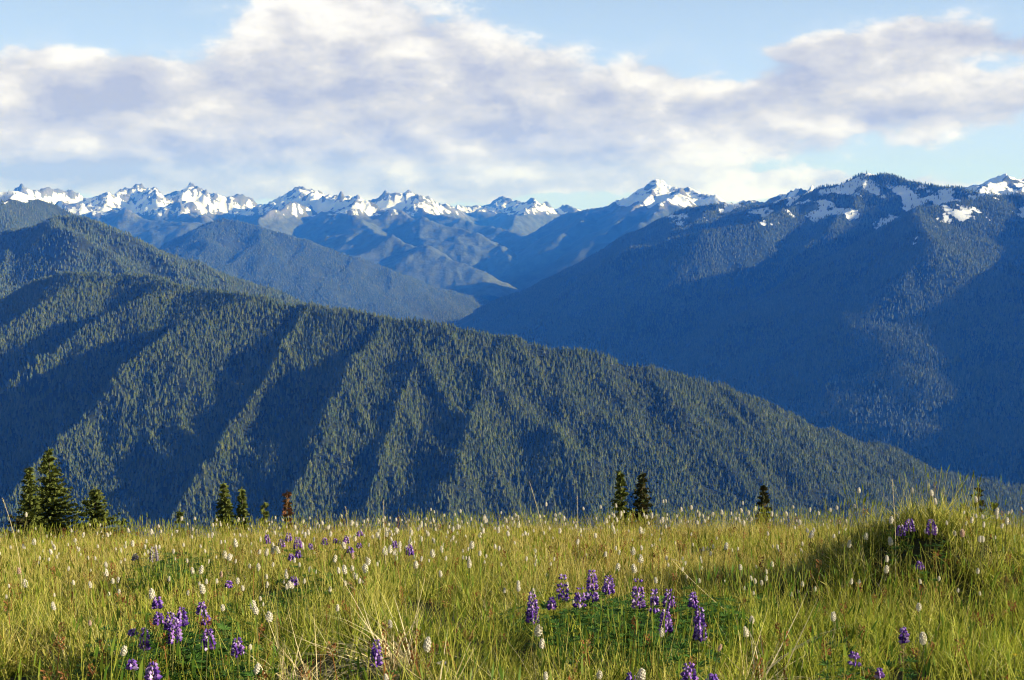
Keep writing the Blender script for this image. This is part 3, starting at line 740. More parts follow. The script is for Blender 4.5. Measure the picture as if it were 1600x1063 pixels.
def plant_grass():
    r = np.random.default_rng(5)
    P_, Z_ = [], []
    y0, y1 = 2.4, 26.0
    n = 60000
    y = np.sqrt(r.random(n) * (y1 ** 2 - y0 ** 2) + y0 ** 2)
    u = r.uniform(-.47, .47, n); x = u * y + r.uniform(-1, 1, n)
    # thin out with distance
    dens = np.clip(1.1 - .012 * y, .5, 1)
    keep = r.random(n) < dens
    # picture position of the spot at half height of the grass: only used to find places on the ground
    z = ground(x, y)
    dy, dz = y * CP - (z + .12 - EYE) * SP, y * SP + (z + .12 - EYE) * CP
    px, py = 800 + FPX * x / dy, 531.5 - FPX * dz / dy
    hole = np.zeros(n)
    for a, b, c, d in HOLES: hole = np.maximum(hole, np.exp(-((px - a) / c) ** 2 - ((py - b) / d) ** 2))
    leafy = np.zeros(n)
    for a, b, c, d in LEAFY: leafy = np.maximum(leafy, np.exp(-((px - a) / c) ** 2 - ((py - b) / d) ** 2))
    patch = fbm(x / .55, y / .8, 3, 401)
    keep &= r.random(n) > hole * 1.25 * sm01(hole, .1, .5)
    keep &= r.random(n) > sm01(patch, -.04, .34) * .95 * (1 - .65 * sm01(y, 8, 13)) * (1 - np.exp(-((x - 3.4) / 1.2) ** 2 - ((y - 10) / 1.8) ** 2))
    tone = .04 + .46 * sm01(y, 7.5, 13.5) + .34 * fbm(x / 1.6, y / 2.2, 3, 402) - .22 * sm01(x, 0, 2) * (1 - sm01(y, 7, 11))
    kind = r.random(n)
    idx = np.where(kind < .60, r.integers(0, 4, n), np.where(kind < .80, r.integers(4, 6, n), r.integers(6, 8, n)))
    rusty = fbm(x / .9, y / 1.3, 3, 403)
    q = r.random(n)
    idx = np.where(q < .035, 8, idx)
    idx = np.where((q > .955 - .07 * sm01(rusty, .0, .6) - .03 * sm01(y, 9, 13)), 9, idx)
    rz = np.zeros(n)
    for a, b, c, d in RUSTY: rz = np.maximum(rz, np.exp(-((px - a) / c) ** 2 - ((py - b) / d) ** 2))
    idx = np.where(r.random(n) < rz * .30, 9, idx)
    idx = np.where(r.random(n) < leafy * (.28 + .6 * sm01(gnoise(x / .16, y / .2, 408), -.25, .3)), 10, idx)
    sc = r.uniform(.75, 1.2, n) * (1 + .14 * gnoise(x / .8, y / .8, 404)) * (1 - .12 * sm01(y, 8, 15))
    sc = np.where(idx == 9, sc * .8, sc)
    m = keep
    pts = np.stack([x, y, z - .005], -1)[m]; s3 = np.stack([sc, sc, sc], -1)[m]
    tilt = np.stack([r.normal(0, .20, n), r.normal(0, .20, n)], -1)[m]
    o = scatter('meadow_grass', pts, r.random(n)[m] * 6.283, s3, idx[m], grass_protos, 'long green and golden meadow grass covering the slope', tilt)
    float_attr(o.data, 'tone', tone[m])
plant_grass()

# ---- small firs along the far edge of the meadow
def fir_mat(name, cols):
    m = blade_mat(name, cols, cols, .12, 0.0); return m
mat_fir = fir_mat('fir_needles', [(0.035, 0.052, 0.012), (0.070, 0.092, 0.018), (0.115, 0.135, 0.028), (0.050, 0.070, 0.016), (0.14, 0.15, 0.035)])
mat_fir_dark = fir_mat('dark_fir_needles', [(0.020, 0.030, 0.012), (0.042, 0.055, 0.018), (0.070, 0.080, 0.024), (0.09, 0.06, 0.022)])
mat_fir_brown = fir_mat('withered_fir_needles', [(0.16, 0.055, 0.02), (0.22, 0.09, 0.035), (0.10, 0.05, 0.02), (0.07, 0.06, 0.02)])
def bark():
    m, nt, b = new_mat('fir_bark', .9); tc = nt.nodes.new('ShaderNodeTexCoord')
    f = S(nt, noise_node(nt, tc.outputs['Object'], 30.0, 4, .6).outputs[0])
    nt.links.new(mixcol(nt, f.sm(.35, .65), (0.04, 0.032, 0.024), (0.10, 0.08, 0.06)), b.inputs['Base Color']); return m
mat_bark = bark()
def fir_meshes(seed, H, Rr, whorls, per, dens=1.0, power=.8, ragged=.25, bare=0.05):
    r = random.Random(seed); A = Acc()
    for w in range(whorls):
        f = (w + .5) / whorls; z = H * (bare + (1 - bare) * f)
        L0 = Rr * (1 - f) ** power + .02
        n = max(4, int(per * (1 - .5 * f)))
        for k in range(n):
            a = r.random() * 6.283; L = L0 * r.uniform(1 - ragged, 1 + ragged * .6); zz = z + r.uniform(-.5, .5) * H / whorls
            ca, sa = math.cos(a), math.sin(a); dr = r.uniform(-.15, .30) - .25 * (f - .3)
            m = max(3, int(L / .036 * dens))
            for j in range(m):
                t = (j + r.random()) / m
                rad = L * t; hz = zz - dr * rad + .10 * rad * rad / max(L, .05)
                s_ = r.uniform(.05, .085) * (1.1 - .4 * t)
                for sd in (-1, 1):
                    b2 = a + sd * r.uniform(.5, 1.1); cx, sx = math.cos(b2), math.sin(b2)
                    x, y = ca * rad, sa * rad; wv = s_ * .32
                    up = r.uniform(-.1, .45) * s_; tn = min(1, max(0, r.gauss(.45 + .2 * t, .25)))
                    A.add([(x - sx * wv, y + cx * wv, hz), (x + sx * wv, y - cx * wv, hz), (x + cx * s_, y + sx * s_, hz + up)], [(0, 1, 2)], tn)
                    A.add([(x, y, hz + wv * 1.3), (x + cx * s_ * .2, y + sx * s_ * .2, hz - wv * 1.5), (x + cx * s_ * 1.1, y + sx * s_ * 1.1, hz + up - .01)], [(0, 1, 2)], tn)
    for k in range(14):                       # leader
        z = H * r.uniform(.90, 1.02); a = r.random() * 6.283; s_ = .045
        A.add([(-.008, 0, z), (.008, 0, z), (math.cos(a) * .03, math.sin(a) * .03, z + s_)], [(0, 1, 2)], r.random())
    V, F = tube((0, 0, -.15), (0, 0, H * .99), .045 * H / 3 + .012, .006, 7, (.02, .01), 6)
    return A, (V, F)
def fir(px, ytop, d, width, label, seed, mat=None, whorls=26, per=11, power=.8, ragged=.25, cat='tree', name='fir_tree', dens=1.0, group='small firs along the meadow edge', trunk=True):
    mat = mat or mat_fir
    top = P(px, ytop, d); gz = float(ground(top[0], top[1])); H = float(top[2]) - gz
    Rr = width * d / FPX * .5
    root = bpy.data.objects.new(name, None); COL.objects.link(root); root.empty_display_size = .2
    root.location = (top[0], top[1], gz); root.rotation_euler = (0, 0, seed * 1.3)
    tag(root, label, cat, group)
    A, (V, F) = fir_meshes(seed, H, Rr, whorls, per, dens, power, ragged)
    A.build('crown', [mat], root)
    mesh_object('trunk', V, F, mat_bark, root, True)
    return root
fir(76, 704, 25.0, 160, 'tallest dark green fir at the left end of the meadow edge', 1, whorls=46, per=13, power=.85)
fir(46, 733, 24.4, 78, 'narrow fir pressed against the left side of the tallest fir', 2, whorls=42, per=11, power=.75)
fir(148, 766, 24.6, 112, 'bushy rounded fir just right of the tallest fir', 3, whorls=32, per=13, power=.6, ragged=.35)
fir(350, 757, 25.2, 60, 'larger left one of two firs close together left of centre', 4, whorls=40, per=12, power=.7)
fir(378, 766, 25.4, 42, 'smaller right one of two firs close together left of centre', 5, whorls=36, per=11, power=.75, ragged=.35)
fir(413, 787, 25.2, 22, 'tiny fir tip just left of the withered brown sapling', 6, whorls=20, per=7, power=.6)
fir(448, 770, 24.6, 26, 'withered reddish brown fir sapling with a bare pale stem', 7, mat_fir_brown, whorls=18, per=6, power=.5, dens=.7)
fir(281, 800, 24.8, 30, 'little fir tip poking above the grass left of the two firs', 8, whorls=18, per=8, power=.7)
fir(970, 739, 25.0, 66, 'left fir of the dark pair right of centre', 9, mat_fir, whorls=36, per=10, power=.8, ragged=.4)
fir(1003, 742, 24.6, 64, 'right fir of the dark pair right of centre, nearly black', 10, mat_fir_dark, whorls=34, per=10, power=.7, ragged=.45)
fir(1194, 760, 25.2, 54, 'lone small dark fir in the gap left of the grassy mound', 11, mat_fir_dark, whorls=30, per=10, power=.85, ragged=.4)
fir(1530, 757, 25.0, 36, 'thin sparse fir behind the right side of the grassy mound', 12, mat_fir_dark, whorls=16, per=6, power=.6, dens=.8, ragged=.5)
fir(1555, 784, 24.6, 36, 'low fir bush right of the thin sparse fir', 13, whorls=14, per=8, power=.5)
fir(1508, 790, 24.4, 30, 'low dark fir bush left of the thin sparse fir', 14, mat_fir_dark, whorls=14, per=8, power=.5)
fir(188, 815, 24.4, 60, 'low mat of fir at the right foot of the bushy fir', 15, whorls=12, per=14, power=.35)
fir(25, 808, 24.0, 76, 'low dark fir mat at the left foot of the tallest fir', 16, mat_fir_dark, whorls=12, per=14, power=.35)

# ---- white bistort flowers
def petal_mat(name, cols, transl=.25):
    return blade_mat(name, cols, cols, transl, 0.0)
mat_white = petal_mat('cream_petals', [(0.62, 0.56, 0.42), (0.78, 0.73, 0.60), (0.80, 0.77, 0.68), (0.70, 0.62, 0.50)], .2)
mat_pink = petal_mat('fading_petals', [(0.55, 0.36, 0.26), (0.62, 0.44, 0.34), (0.66, 0.52, 0.42)], .2)
mat_stem = petal_mat('flower_stem', [(0.11, 0.13, 0.03), (0.17, 0.12, 0.05)], .1)
def bistort_head(seed, pink=False):
    """a stubby bottle-brush of tiny five pointed florets; one unit tall"""
    r = random.Random(seed); A = Acc()
    prof = lambda f: .235 * (math.sin(math.pi * min(1, .10 + .86 * f)) ** .55) * (1.05 - .22 * f)
    rings, seg = 7, 8; V, F = [], []
    for i in range(rings):
        f = i / (rings - 1)
        for k in range(seg):
            a = 6.283 * k / seg + i * .4; q = prof(f) * .82 * r.uniform(.85, 1.1); V.append((q * math.cos(a), q * math.sin(a), f * .96))
    for i in range(rings - 1):
        for k in range(seg): F.append((i * seg + k, i * seg + (k + 1) % seg, (i + 1) * seg + (k + 1) % seg, (i + 1) * seg + k))
    F += [tuple(range(seg - 1, -1, -1)), tuple((rings - 1) * seg + k for k in range(seg))]
    A.add(V, F, .35)
    for i in range(46):
        f = (i + .5) / 46; a = i * 2.39996; q = prof(f) * r.uniform(.9, 1.12)
        cx, cy, cz = q * math.cos(a), q * math.sin(a), f * .96
        n = np.array((math.cos(a), math.sin(a), (f - .45) * 1.3)); n /= np.linalg.norm(n)
        t1 = np.cross(n, (0, 0, 1)); t1 /= np.linalg.norm(t1); t2 = np.cross(n, t1)
        s_ = .085 * r.uniform(.8, 1.25); c = np.array((cx, cy, cz)); Vf = [tuple(c - n * .02)]
        for k in range(5):
            an = 6.283 * k / 5 + r.random() * .5; Vf.append(tuple(c + (t1 * math.cos(an) + t2 * math.sin(an)) * s_ + n * .05 * r.uniform(.6, 1.6)))
        A.add(Vf, [(0, 1 + k, 1 + (k + 1) % 5) for k in range(5)], r.random())
    return A
def bistort_stem(seed):
    r = random.Random(seed); A = Acc()
    V, F = tube((0, 0, -.03), (0, 0, 1.0), .0030, .0022, 4, (r.uniform(-.02, .02), r.uniform(-.02, .02)), 4); A.add(V, F, r.random())
    for k in range(2):
        h = r.uniform(.25, .6); a = r.random() * 6.28; L = r.uniform(.05, .09)
        A.add([(0, 0, h), (math.cos(a) * L * .4 - .004, math.sin(a) * L * .4, h + L * 1.2), (math.cos(a) * L, math.sin(a) * L, h + L * 1.7), (math.cos(a) * L * .4 + .004, math.sin(a) * L * .4, h + L * 1.2)], [(0, 1, 2, 3)], .3)
    return A
def meshes_of(accs, mats):
    out = []
    for i, A in enumerate(accs):
        o = A.build('flower_source', mats, smooth=False, as_proto=True); out.append(o.data)
    return out
HEADS = meshes_of([bistort_head(k) for k in range(5)], [mat_white])
HEADS_PINK = meshes_of([bistort_head(k + 20) for k in range(2)], [mat_pink])
STEMS = meshes_of([bistort_stem(k + 40) for k in range(4)], [mat_stem])
for me_ in HEADS + HEADS_PINK: me_.name = 'flower_head'
for me_ in STEMS: me_.name = 'stem'
frng = random.Random(77)
def link_child(name, me, parent):
    o = bpy.data.objects.new(name, me); COL.objects.link(o); o.parent = parent; return o
def bistort(px, py, hpx, label, group, pink=False, lean=None):
    x, y, gz, h = gpoint(px, py, frng.uniform(.30, .40))
    h = max(.12, h); head = min(.058, max(.022, hpx * y / FPX * 1.08))
    root = bpy.data.objects.new('bistort_flower', None); COL.objects.link(root); root.empty_display_size = .05
    root.location = (x, y, gz); root.rotation_euler = (frng.gauss(0, .03), frng.gauss(0, .03), frng.random() * 6.28)
    tag(root, label, 'flower', group)
    st = link_child('stem', frng.choice(STEMS), root); st.scale = (1, 1, max(.05, h - head * .5))
    hd = link_child('flower_head', frng.choice(HEADS_PINK if pink else HEADS), root)
    hd.location = (0, 0, h - head * .5); w = frng.uniform(.9, 1.25); hd.scale = (head * w, head * w, head)
    t = lean if lean is not None else frng.gauss(0, .14)
    hd.rotation_euler = (frng.gauss(0, .14), t, 0)
    return root
FLOWERS = [  # px, py of the head, its height in the picture
(40,804,12),(129,836,9),(110,829,5),(75,862,8),(75,874,5),(52,847,9),(35,853,7),(108,886,6),(166,882,8),(167,894,13),(117,909,8),(39,912,14),(32,892,9,1),(143,914,10),(199,828,6),(237,831,8),(205,849,9),(196,852,8),
(310,890,14),(302,891,9),(315,920,16),(240,926,15),(338,909,7),(371,849,13),(350,866,12),(355,871,10),(270,862,6),(291,876,6),(334,820,6),(344,820,5),(324,837,6),(333,835,5),(301,839,5),(276,830,4),(353,844,5),(375,836,5),(390,849,5),(157,820,4),(249,822,5),(345,896,9,1),(171,926,6),(14,915,5),(325,877,6),(366,877,6),
(436,860,13),(412,862,10),(405,862,7),(425,860,10),(474,852,9),(480,832,8),(514,834,7),(452,897,10),(451,914,10),(484,889,8),(401,885,10),(403,954,12),(420,964,15),(522,873,10),(540,888,13),(573,877,10),(570,888,14),(557,899,9),(527,949,10),(549,869,9,1),(556,841,14),(542,852,10),(556,820,9),(548,817,9),(591,814,10),(592,836,10),(603,834,9),(599,861,13),(607,859,11),(617,864,9),(617,872,6),(622,829,10),(642,832,9),(641,847,10),(629,850,10),(677,813,13),(657,842,8),(677,845,7),(652,882,11),(654,873,7),(675,864,12),(692,858,12),(689,896,10),(737,851,14),(732,880,12),(750,863,7),(771,854,7),(778,828,10),(753,829,8),(749,836,8),(715,823,9),(759,811,9),(794,834,8),(709,840,7),(614,842,7),(675,796,4),(681,800,4),(719,799,5),(780,801,4),(668,834,7),(705,827,7),(460,832,6),(491,842,6),(471,815,5),(430,832,6),(437,834,6),(612,974,12),
(1002,828,16),(986,861,12),(997,873,14),(994,888,15),(965,885,11),(1132,854,12),(899,846,8),(961,824,10),(881,810,11),(811,820,10),(945,813,11),(971,803,10),(1034,812,9),(1064,796,8),(1080,793,8),(1041,782,5),(1035,784,5),(1156,797,10),(1162,817,10),(1090,803,8),(1180,795,8),(854,788,6),(914,794,5),(939,792,5),(907,829,7),(930,837,7),(1101,806,6),(1112,804,7),(1127,800,7),(1169,801,9),(1090,816,6),(1102,814,6),(1161,786,5),(964,790,6),(964,812,7),(957,806,6),(1020,807,6),(1007,808,6),(872,829,7),(805,919,10),(835,924,10),(1179,969,11),(834,882,4),
(838,984,17),(843,1005,14),(1034,988,13),(1165,986,15),(1118,1010,10,1),(855,1055,12),(938,1052,13),(1003,1055,18),(673,1005,21),(604,1060,11),
(84,946,12),(344,948,9),(394,945,13),(193,1015,15),(392,1046,16),(394,1010,9),(137,971,8,1),
(1339,767,8),(1453,759,9),(1455,770,9),(1429,766,8),(1466,784,9),(1522,780,9),(1554,799,11),(1575,814,10),(1559,808,7),(1539,820,8),(1392,812,10),(1464,828,13),(1391,845,12),(1327,850,11),(1352,838,10),(1252,816,10),(1265,835,11),(1242,824,5),(1518,812,9),(1527,842,9),(1539,842,9),(1506,833,11,1),(1491,832,7),(1389,873,9),(1390,889,11),(1465,904,7),(1431,948,12),(1302,964,13),(1264,796,7),(1279,802,6),(1240,792,5),(1297,797,7),(1309,793,6),(1336,791,6),(1208,803,7),(1231,803,7),(1571,801,5),(1595,795,5),(1582,799,6),(1564,821,7),(1527,806,6),(1536,808,6),(1507,801,5),(1482,817,6),(1446,997,18)]
LANDMARKS = [('the big purple lupine clump', 950, 945), ('the lupine clump at lower left', 275, 985), ('the pale straw tuft', 615, 990), ('the dark pair of firs', 986, 780), ('the tallest fir', 76, 780),
             ('the grassy mound', 1430, 800), ('the lone small fir', 1194, 780), ('the far drift of small lupines', 470, 848), ('the two firs left of centre', 364, 795), ('the bushy fir', 148, 800),
             ('the dim lupine near the bottom right', 1412, 1000), ('the thin sparse fir', 1530, 785), ('the single lupine beside the straw', 588, 1020), ('the orange patch at the right edge', 1580, 905), ('the long bent grass stalk', 1110, 885), ('the tall leaning grass stalk', 842, 790)]
def flower_labels():
    named = [i for i, f in enumerate(FLOWERS) if f[2] >= 8]
    slot = {}
    for i in named:
        px, py = FLOWERS[i][:2]
        best = min(LANDMARKS, key=lambda l: (px - l[1]) ** 2 + ((py - l[2]) * 1.6) ** 2)
        dx, dy = px - best[1], py - best[2]
        ang = math.degrees(math.atan2(-dy, dx)) % 360
        rel = ('right of', 'up and right of', 'above', 'up and left of', 'left of', 'down and left of', 'below', 'down and right of')[int((ang + 22.5) // 45) % 8]
        slot.setdefault((rel, best[0]), []).append((math.hypot(dx, dy), i))
    ordn = ['nearest', 'second nearest', 'third nearest', 'fourth nearest', 'fifth nearest', 'sixth nearest', 'seventh nearest', 'eighth nearest', 'ninth nearest', 'tenth nearest', 'eleventh nearest', 'twelfth nearest', 'thirteenth nearest', 'fourteenth nearest', 'fifteenth nearest', 'sixteenth nearest', 'seventeenth nearest', 'eighteenth nearest']
    lab = {}
    for (rel, lm), lst in slot.items():
        lst.sort()
        for k, (dd, i) in enumerate(lst):
            f = FLOWERS[i]; size = 'large' if f[2] >= 13 else 'medium' if f[2] >= 10 else 'small'
            col = 'faded pinkish' if len(f) > 3 else 'cream'
            lab[i] = f'{size} {col} bistort {rel} {lm}' + (f', {ordn[k]}' if len(lst) > 1 else '')
    return lab
LABS = flower_labels()
def zone(px):
    return ('far left part', 'left of centre', 'centre', 'right of centre', 'far right part')[min(4, int(px // 320))]
for i, f in enumerate(FLOWERS):
    if i in LABS: lb, gr = LABS[i], 'bistort flowers in the meadow'
    else: lb, gr = f'tiny cream bistort speck in the grass, {zone(f[0])} of the far meadow', 'tiny bistorts, ' + zone(f[0])
    bistort(f[0], f[1], f[2], lb, gr, len(f) > 3)
for k in range(300 - len(FLOWERS)):           # more of the far drift
    px = frng.choice([frng.uniform(260, 900), frng.uniform(400, 820), frng.uniform(0, 1600)]); py = frng.triangular(802, 846, 812) + (16 if px < 280 else 6 if px < 600 else 0)
    bistort(px, py, frng.uniform(3.5, 6.5), f'tiny cream bistort speck in the grass, {zone(px)} of the far meadow', 'tiny bistorts, ' + zone(px))
def far_flowers():
    r = np.random.default_rng(9); n = 800
    y = r.uniform(8.0, 18.5, n); x = r.uniform(-.42, .42, n) * y
    m = fbm(x / 2.0, y / 2.0, 2, 88) > -.12; x, y = x[m], y[m]; n = len(x)
    pr = []
    for k in range(2):
        A = bistort_head(k + 60); B = Acc()
        B.add([(a * .040, b * .040, c * .036 + .33) for a, b, c in A.V], A.F, A.T, 0); V, F = tube((0, 0, 0), (0, 0, .34), .0022, .0018, 3); B.add(V, F, .3, 1)
        pr.append(B.build('bistort_source', [mat_white, mat_stem], as_proto=True))
    sc = r.uniform(.65, 1.05, n)
    scatter('small_bistort_flowers', np.stack([x, y, ground(x, y)], -1), r.random(n) * 6.28, np.stack([sc, sc, sc], -1), r.integers(0, 2, n), pr, 'countless small white bistort flowers thinly spread through the grass', np.stack([r.normal(0, .1, n), r.normal(0, .1, n)], -1))
far_flowers()

# ---- purple lupines
mat_lup = petal_mat('lupine_petals', [(0.050, 0.016, 0.15), (0.11, 0.040, 0.30), (0.20, 0.085, 0.42), (0.34, 0.16, 0.50), (0.68, 0.52, 0.70)], .25)
mat_lup_grey = petal_mat('faded_lupine_petals', [(0.20, 0.16, 0.24), (0.32, 0.27, 0.30), (0.40, 0.36, 0.30)], .2)
mat_seed = petal_mat('lupine_seed_stalk', [(0.30, 0.19, 0.09), (0.40, 0.27, 0.15), (0.24, 0.16, 0.07)], .1)
def spike_mesh(r, base, top, width, stem_from, fill=1.0):
    """stem from the ground, whorls of small pea flowers from base to top (all in plant space)"""
    A = Acc(); base, top, g = np.array(base), np.array(top), np.array(stem_from)
    V, F = tube(tuple(g), tuple(top), .003, .0015, 4, (0, 0), 4); A.add(V, F, .3, 1)
    L = np.linalg.norm(top - base); nw = max(3, int(L / .0125))
    for w in range(nw):
        f = (w + .5) / nw; c = base + (top - base) * f
        if r.random() > fill and f > .1: continue
        n = 7 if f < .75 else 5; rad = width * .5 * (1 - .60 * f ** 2.2)
        for k in range(n):
            a = 6.283 * (k + r.random() * .5) / n; ca, sa = math.cos(a), math.sin(a); s_ = .0115 * r.uniform(.8, 1.25) * (1.1 - .45 * f)
            q = c + np.array((ca * rad * .8, sa * rad * .8, r.uniform(-.004, .004)))
            ou = np.array((ca, sa, .25)); sdv = np.array((-sa, ca, 0)); up = np.array((0, 0, 1.0))
            tint = min(1, max(0, r.gauss(.40 + .15 * f, .26))) if r.random() > .14 else 1.0
            v = [q - ou * s_ * .6, q + sdv * s_ * .65 + up * s_ * .3, q + up * s_ * 1.25 + ou * s_ * .2, q - sdv * s_ * .65 + up * s_ * .3, q + ou * s_ * 1.3 + up * s_ * .1, q - up * s_ * .45 + ou * s_ * .5]
            A.add([tuple(t) for t in v], [(0, 1, 2, 3), (1, 4, 2), (3, 2, 4), (0, 5, 1), (5, 4, 1), (0, 3, 5), (3, 4, 5)], tint, 0)
    return A
def lupine(label, spikes, foliage_px=None, group=None, mat=None, leaves=40, spread=.16, h0=.30, width=1.0, fill=1.0, seedy=False, leafh=.26):
    r = random.Random(int(spikes[0][0] * 7 + spikes[0][1]))
    mx = sum(s_[0] for s_ in spikes) / len(spikes); my = sorted(s_[2] for s_ in spikes)[len(spikes) // 2]
    x0, y0, gz, h = gpoint(mx, my, h0)
    root = bpy.data.objects.new('lupine', None); COL.objects.link(root); root.empty_display_size = .1; root.location = (x0, y0, gz)
    tag(root, label, 'flower', group)
    for (px, yt, yb, *wd) in spikes:
        # each spike stands where its own foot comes down, but stays within the plant
        xx, yy, _, _ = gpoint(px, yb, h0); yy = y0 + max(-.5, min(.5, yy - y0)) * .8
        t, b = P(px, yt, yy), P(px, yb, yy); o_ = np.array((x0, y0, gz))
        gx = x0 + (b[0] - x0) * .8; gnd = np.array((gx, yy, float(ground(gx, yy)) - .02))
        wv = (wd[0] if wd else 20) * yy / FPX * width * .88
        A = spike_mesh(r, b - o_, t - o_, wv, gnd - o_, fill)
        A.build('flower_spike', [mat or mat_lup, mat_stem], root)
    if leaves:
        A = Acc(); xs = [s_[0] for s_ in spikes]; half = max(spread, (max(xs) - min(xs)) * y0 / FPX * .55)
        for k in range(leaves):
            x, y = r.uniform(-half, half), r.gauss(0, spread * .8); h = r.uniform(.07, leafh); lg = float(ground(x0 + x, y0 + y)) - gz
            V, F = leaf(r, r.uniform(.04, .062), r.random() * 6.28, r.uniform(.05, .6))
            A.add([(a + x, b + y, c + h + lg) for a, b, c in V], F, r.random())
            V, F = tube((x * .92, y * .9, lg - .01), (x, y, h + lg), .0014, .001, 3, segs=1); A.add(V, F, .2)
        A.build('foliage', [mat_leaf], root)
    if seedy:
        A = Acc(); px, yt, yb = spikes[0][:3]; t, b = P(px, yb, y0) - np.array((x0, y0, gz)), P(px, yb + 40, y0) - np.array((x0, y0, gz))
        for k in range(26):
            c = b + (t - b) * r.random(); a = r.random() * 6.28; s_ = .014
            A.add([tuple(c), tuple(c + np.array((math.cos(a) * s_ - .003, math.sin(a) * s_, s_ * .4))), tuple(c + np.array((math.cos(a) * s_ * 1.6, math.sin(a) * s_ * 1.6, s_ * 1.2))), tuple(c + np.array((math.cos(a) * s_ + .003, math.sin(a) * s_, s_ * .8)))], [(0, 1, 2, 3)], r.random())
        A.build('seed_stalk', [mat_seed], root)
    return root
LG = 'purple lupines in the meadow'
lupine('big clump of tall purple lupine spikes over dark green leaves, front centre', [(832, 928, 974, 19), (862, 934, 953, 12), (879, 898, 938, 20), (906, 919, 949, 20), (925, 892, 940, 20), (951, 900, 929, 19), (997, 902, 950, 22), (1022, 922, 958, 15), (1040, 952, 988, 20), (1045, 922, 950, 18)], None, LG, leaves=210, spread=.26, h0=.34, leafh=.36, fill=.85)
lupine('two stacked purple lupine spikes right of the big lupine clump', [(1083, 926, 950, 12), (1093, 950, 1001, 20)], None, LG, leaves=26, spread=.12, h0=.30)
lupine('violet lupine clump with a thick head, lower left of the meadow', [(266, 958, 985, 20), (272, 968, 1006, 24), (284, 950, 980, 16), (246, 934, 952, 14), (248, 958, 976, 14)], None, LG, leaves=70, spread=.18, h0=.32)
lupine('lupine with three loose violet spikes right of the thick lower left one', [(315, 942, 962, 13), (325, 984, 1016, 20), (322, 962, 978, 12)], None, LG, leaves=60, spread=.18, h0=.30)
lupine('short violet lupine left of the thick headed lower left clump', [(208, 984, 994, 11), (226, 982, 1016, 13)], None, LG, leaves=24, spread=.12, h0=.28)
lupine('violet lupine spike at the right of the lower left lupine leaves', [(371, 998, 1026, 20)], None, LG, leaves=30, spread=.12, h0=.30)
lupine('pair of violet lupine heads cut by the bottom edge at lower left', [(206, 1033, 1047, 14), (238, 1036, 1066, 22)], None, LG, leaves=60, spread=.18, h0=.32)
lupine('small single purple lupine just below the pale straw tuft', [(588, 1001, 1042, 16)], None, LG, leaves=8, spread=.08, h0=.24)
lupine('purple lupine top rising from the bottom edge right of centre', [(1077, 1038, 1068, 26)], None, LG, leaves=12, spread=.1, h0=.3)
lupine('small lilac lupine tip at the bottom edge right of the taller one', [(1114, 1056, 1068, 14)], None, LG, leaves=6, spread=.1, h0=.3)
lupine('small purple lupine tip at the bottom edge left of a white bistort', [(985, 1054, 1068, 12)], None, LG, leaves=6, spread=.1, h0=.3)
lupine('bright purple lupine pair on the left face of the grassy mound', [(1407, 822, 838, 16), (1421, 812, 830, 18)], None, LG, leaves=12, spread=.1, h0=.30)
lupine('purple lupine on the grassy mound beside a tall white bistort', [(1455, 812, 836, 18)], None, LG, leaves=8, spread=.08, h0=.3)
lupine('small blue lupine alone in the grass below the mound', [(1437, 878, 890, 13)], None, LG, leaves=6, spread=.08, h0=.3)
lupine('dim lupine near the bottom right with a brown seed stalk under it', [(1412, 982, 1006, 12)], None, LG, leaves=10, spread=.1, h0=.34, seedy=True)
lupine('ragged little violet lupine at the bottom right', [(1335, 1020, 1042, 17)], None, LG, leaves=10, spread=.1, h0=.28, fill=.8)
lupine('low violet lupine just right of the ragged one at bottom right', [(1374, 1046, 1060, 9)], None, LG, leaves=14, spread=.14, h0=.26)
lupine('tiny violet lupine left of a cream bistort above the lower left clump', [(357, 908, 919, 11)], None, LG, leaves=4, spread=.06, h0=.28)
lupine('dark violet lupine between two bistorts left of centre', [(459, 902, 916, 16)], None, LG, leaves=14, spread=.1, h0=.28)
lupine('grey faded lupine gone to seed left of a green leaf patch', [(240, 855, 878, 16), (211, 866, 876, 9)], None, LG, mat_lup_grey, leaves=14, spread=.12, h0=.30)
DG = 'small lupines in the far drift'
DRIFT_X = sorted((417, 440, 451, 465, 466, 485, 507, 524, 541, 547, 562, 561, 616, 640, 455))
DRIFT_ORDER = dict(zip(DRIFT_X, ['leftmost of all', 'second from the left', 'third from the left', 'fourth from the left', 'fifth from the left', 'sixth from the left', 'seventh from the left', 'the middle one', 'seventh from the right', 'sixth from the right', 'fifth from the right', 'fourth from the right', 'third from the right', 'second from the right', 'rightmost of all']))
for px, yt, yb, w in ((417, 836, 850, 9), (440, 843, 856, 9), (451, 833, 846, 9), (465, 840, 858, 13), (466, 860, 872, 8), (485, 850, 860, 7), (507, 841, 852, 8), (524, 842, 850, 6), (541, 838, 850, 9), (547, 855, 865, 9), (562, 830, 838, 10), (561, 849, 857, 7), (616, 846, 857, 8), (640, 852, 868, 10), (455, 866, 876, 8)):
    lupine('small violet lupine in the far drift, ' + DRIFT_ORDER[px], [(px, yt, yb, w * 1.15)], None, DG, leaves=3, spread=.06, h0=.30)

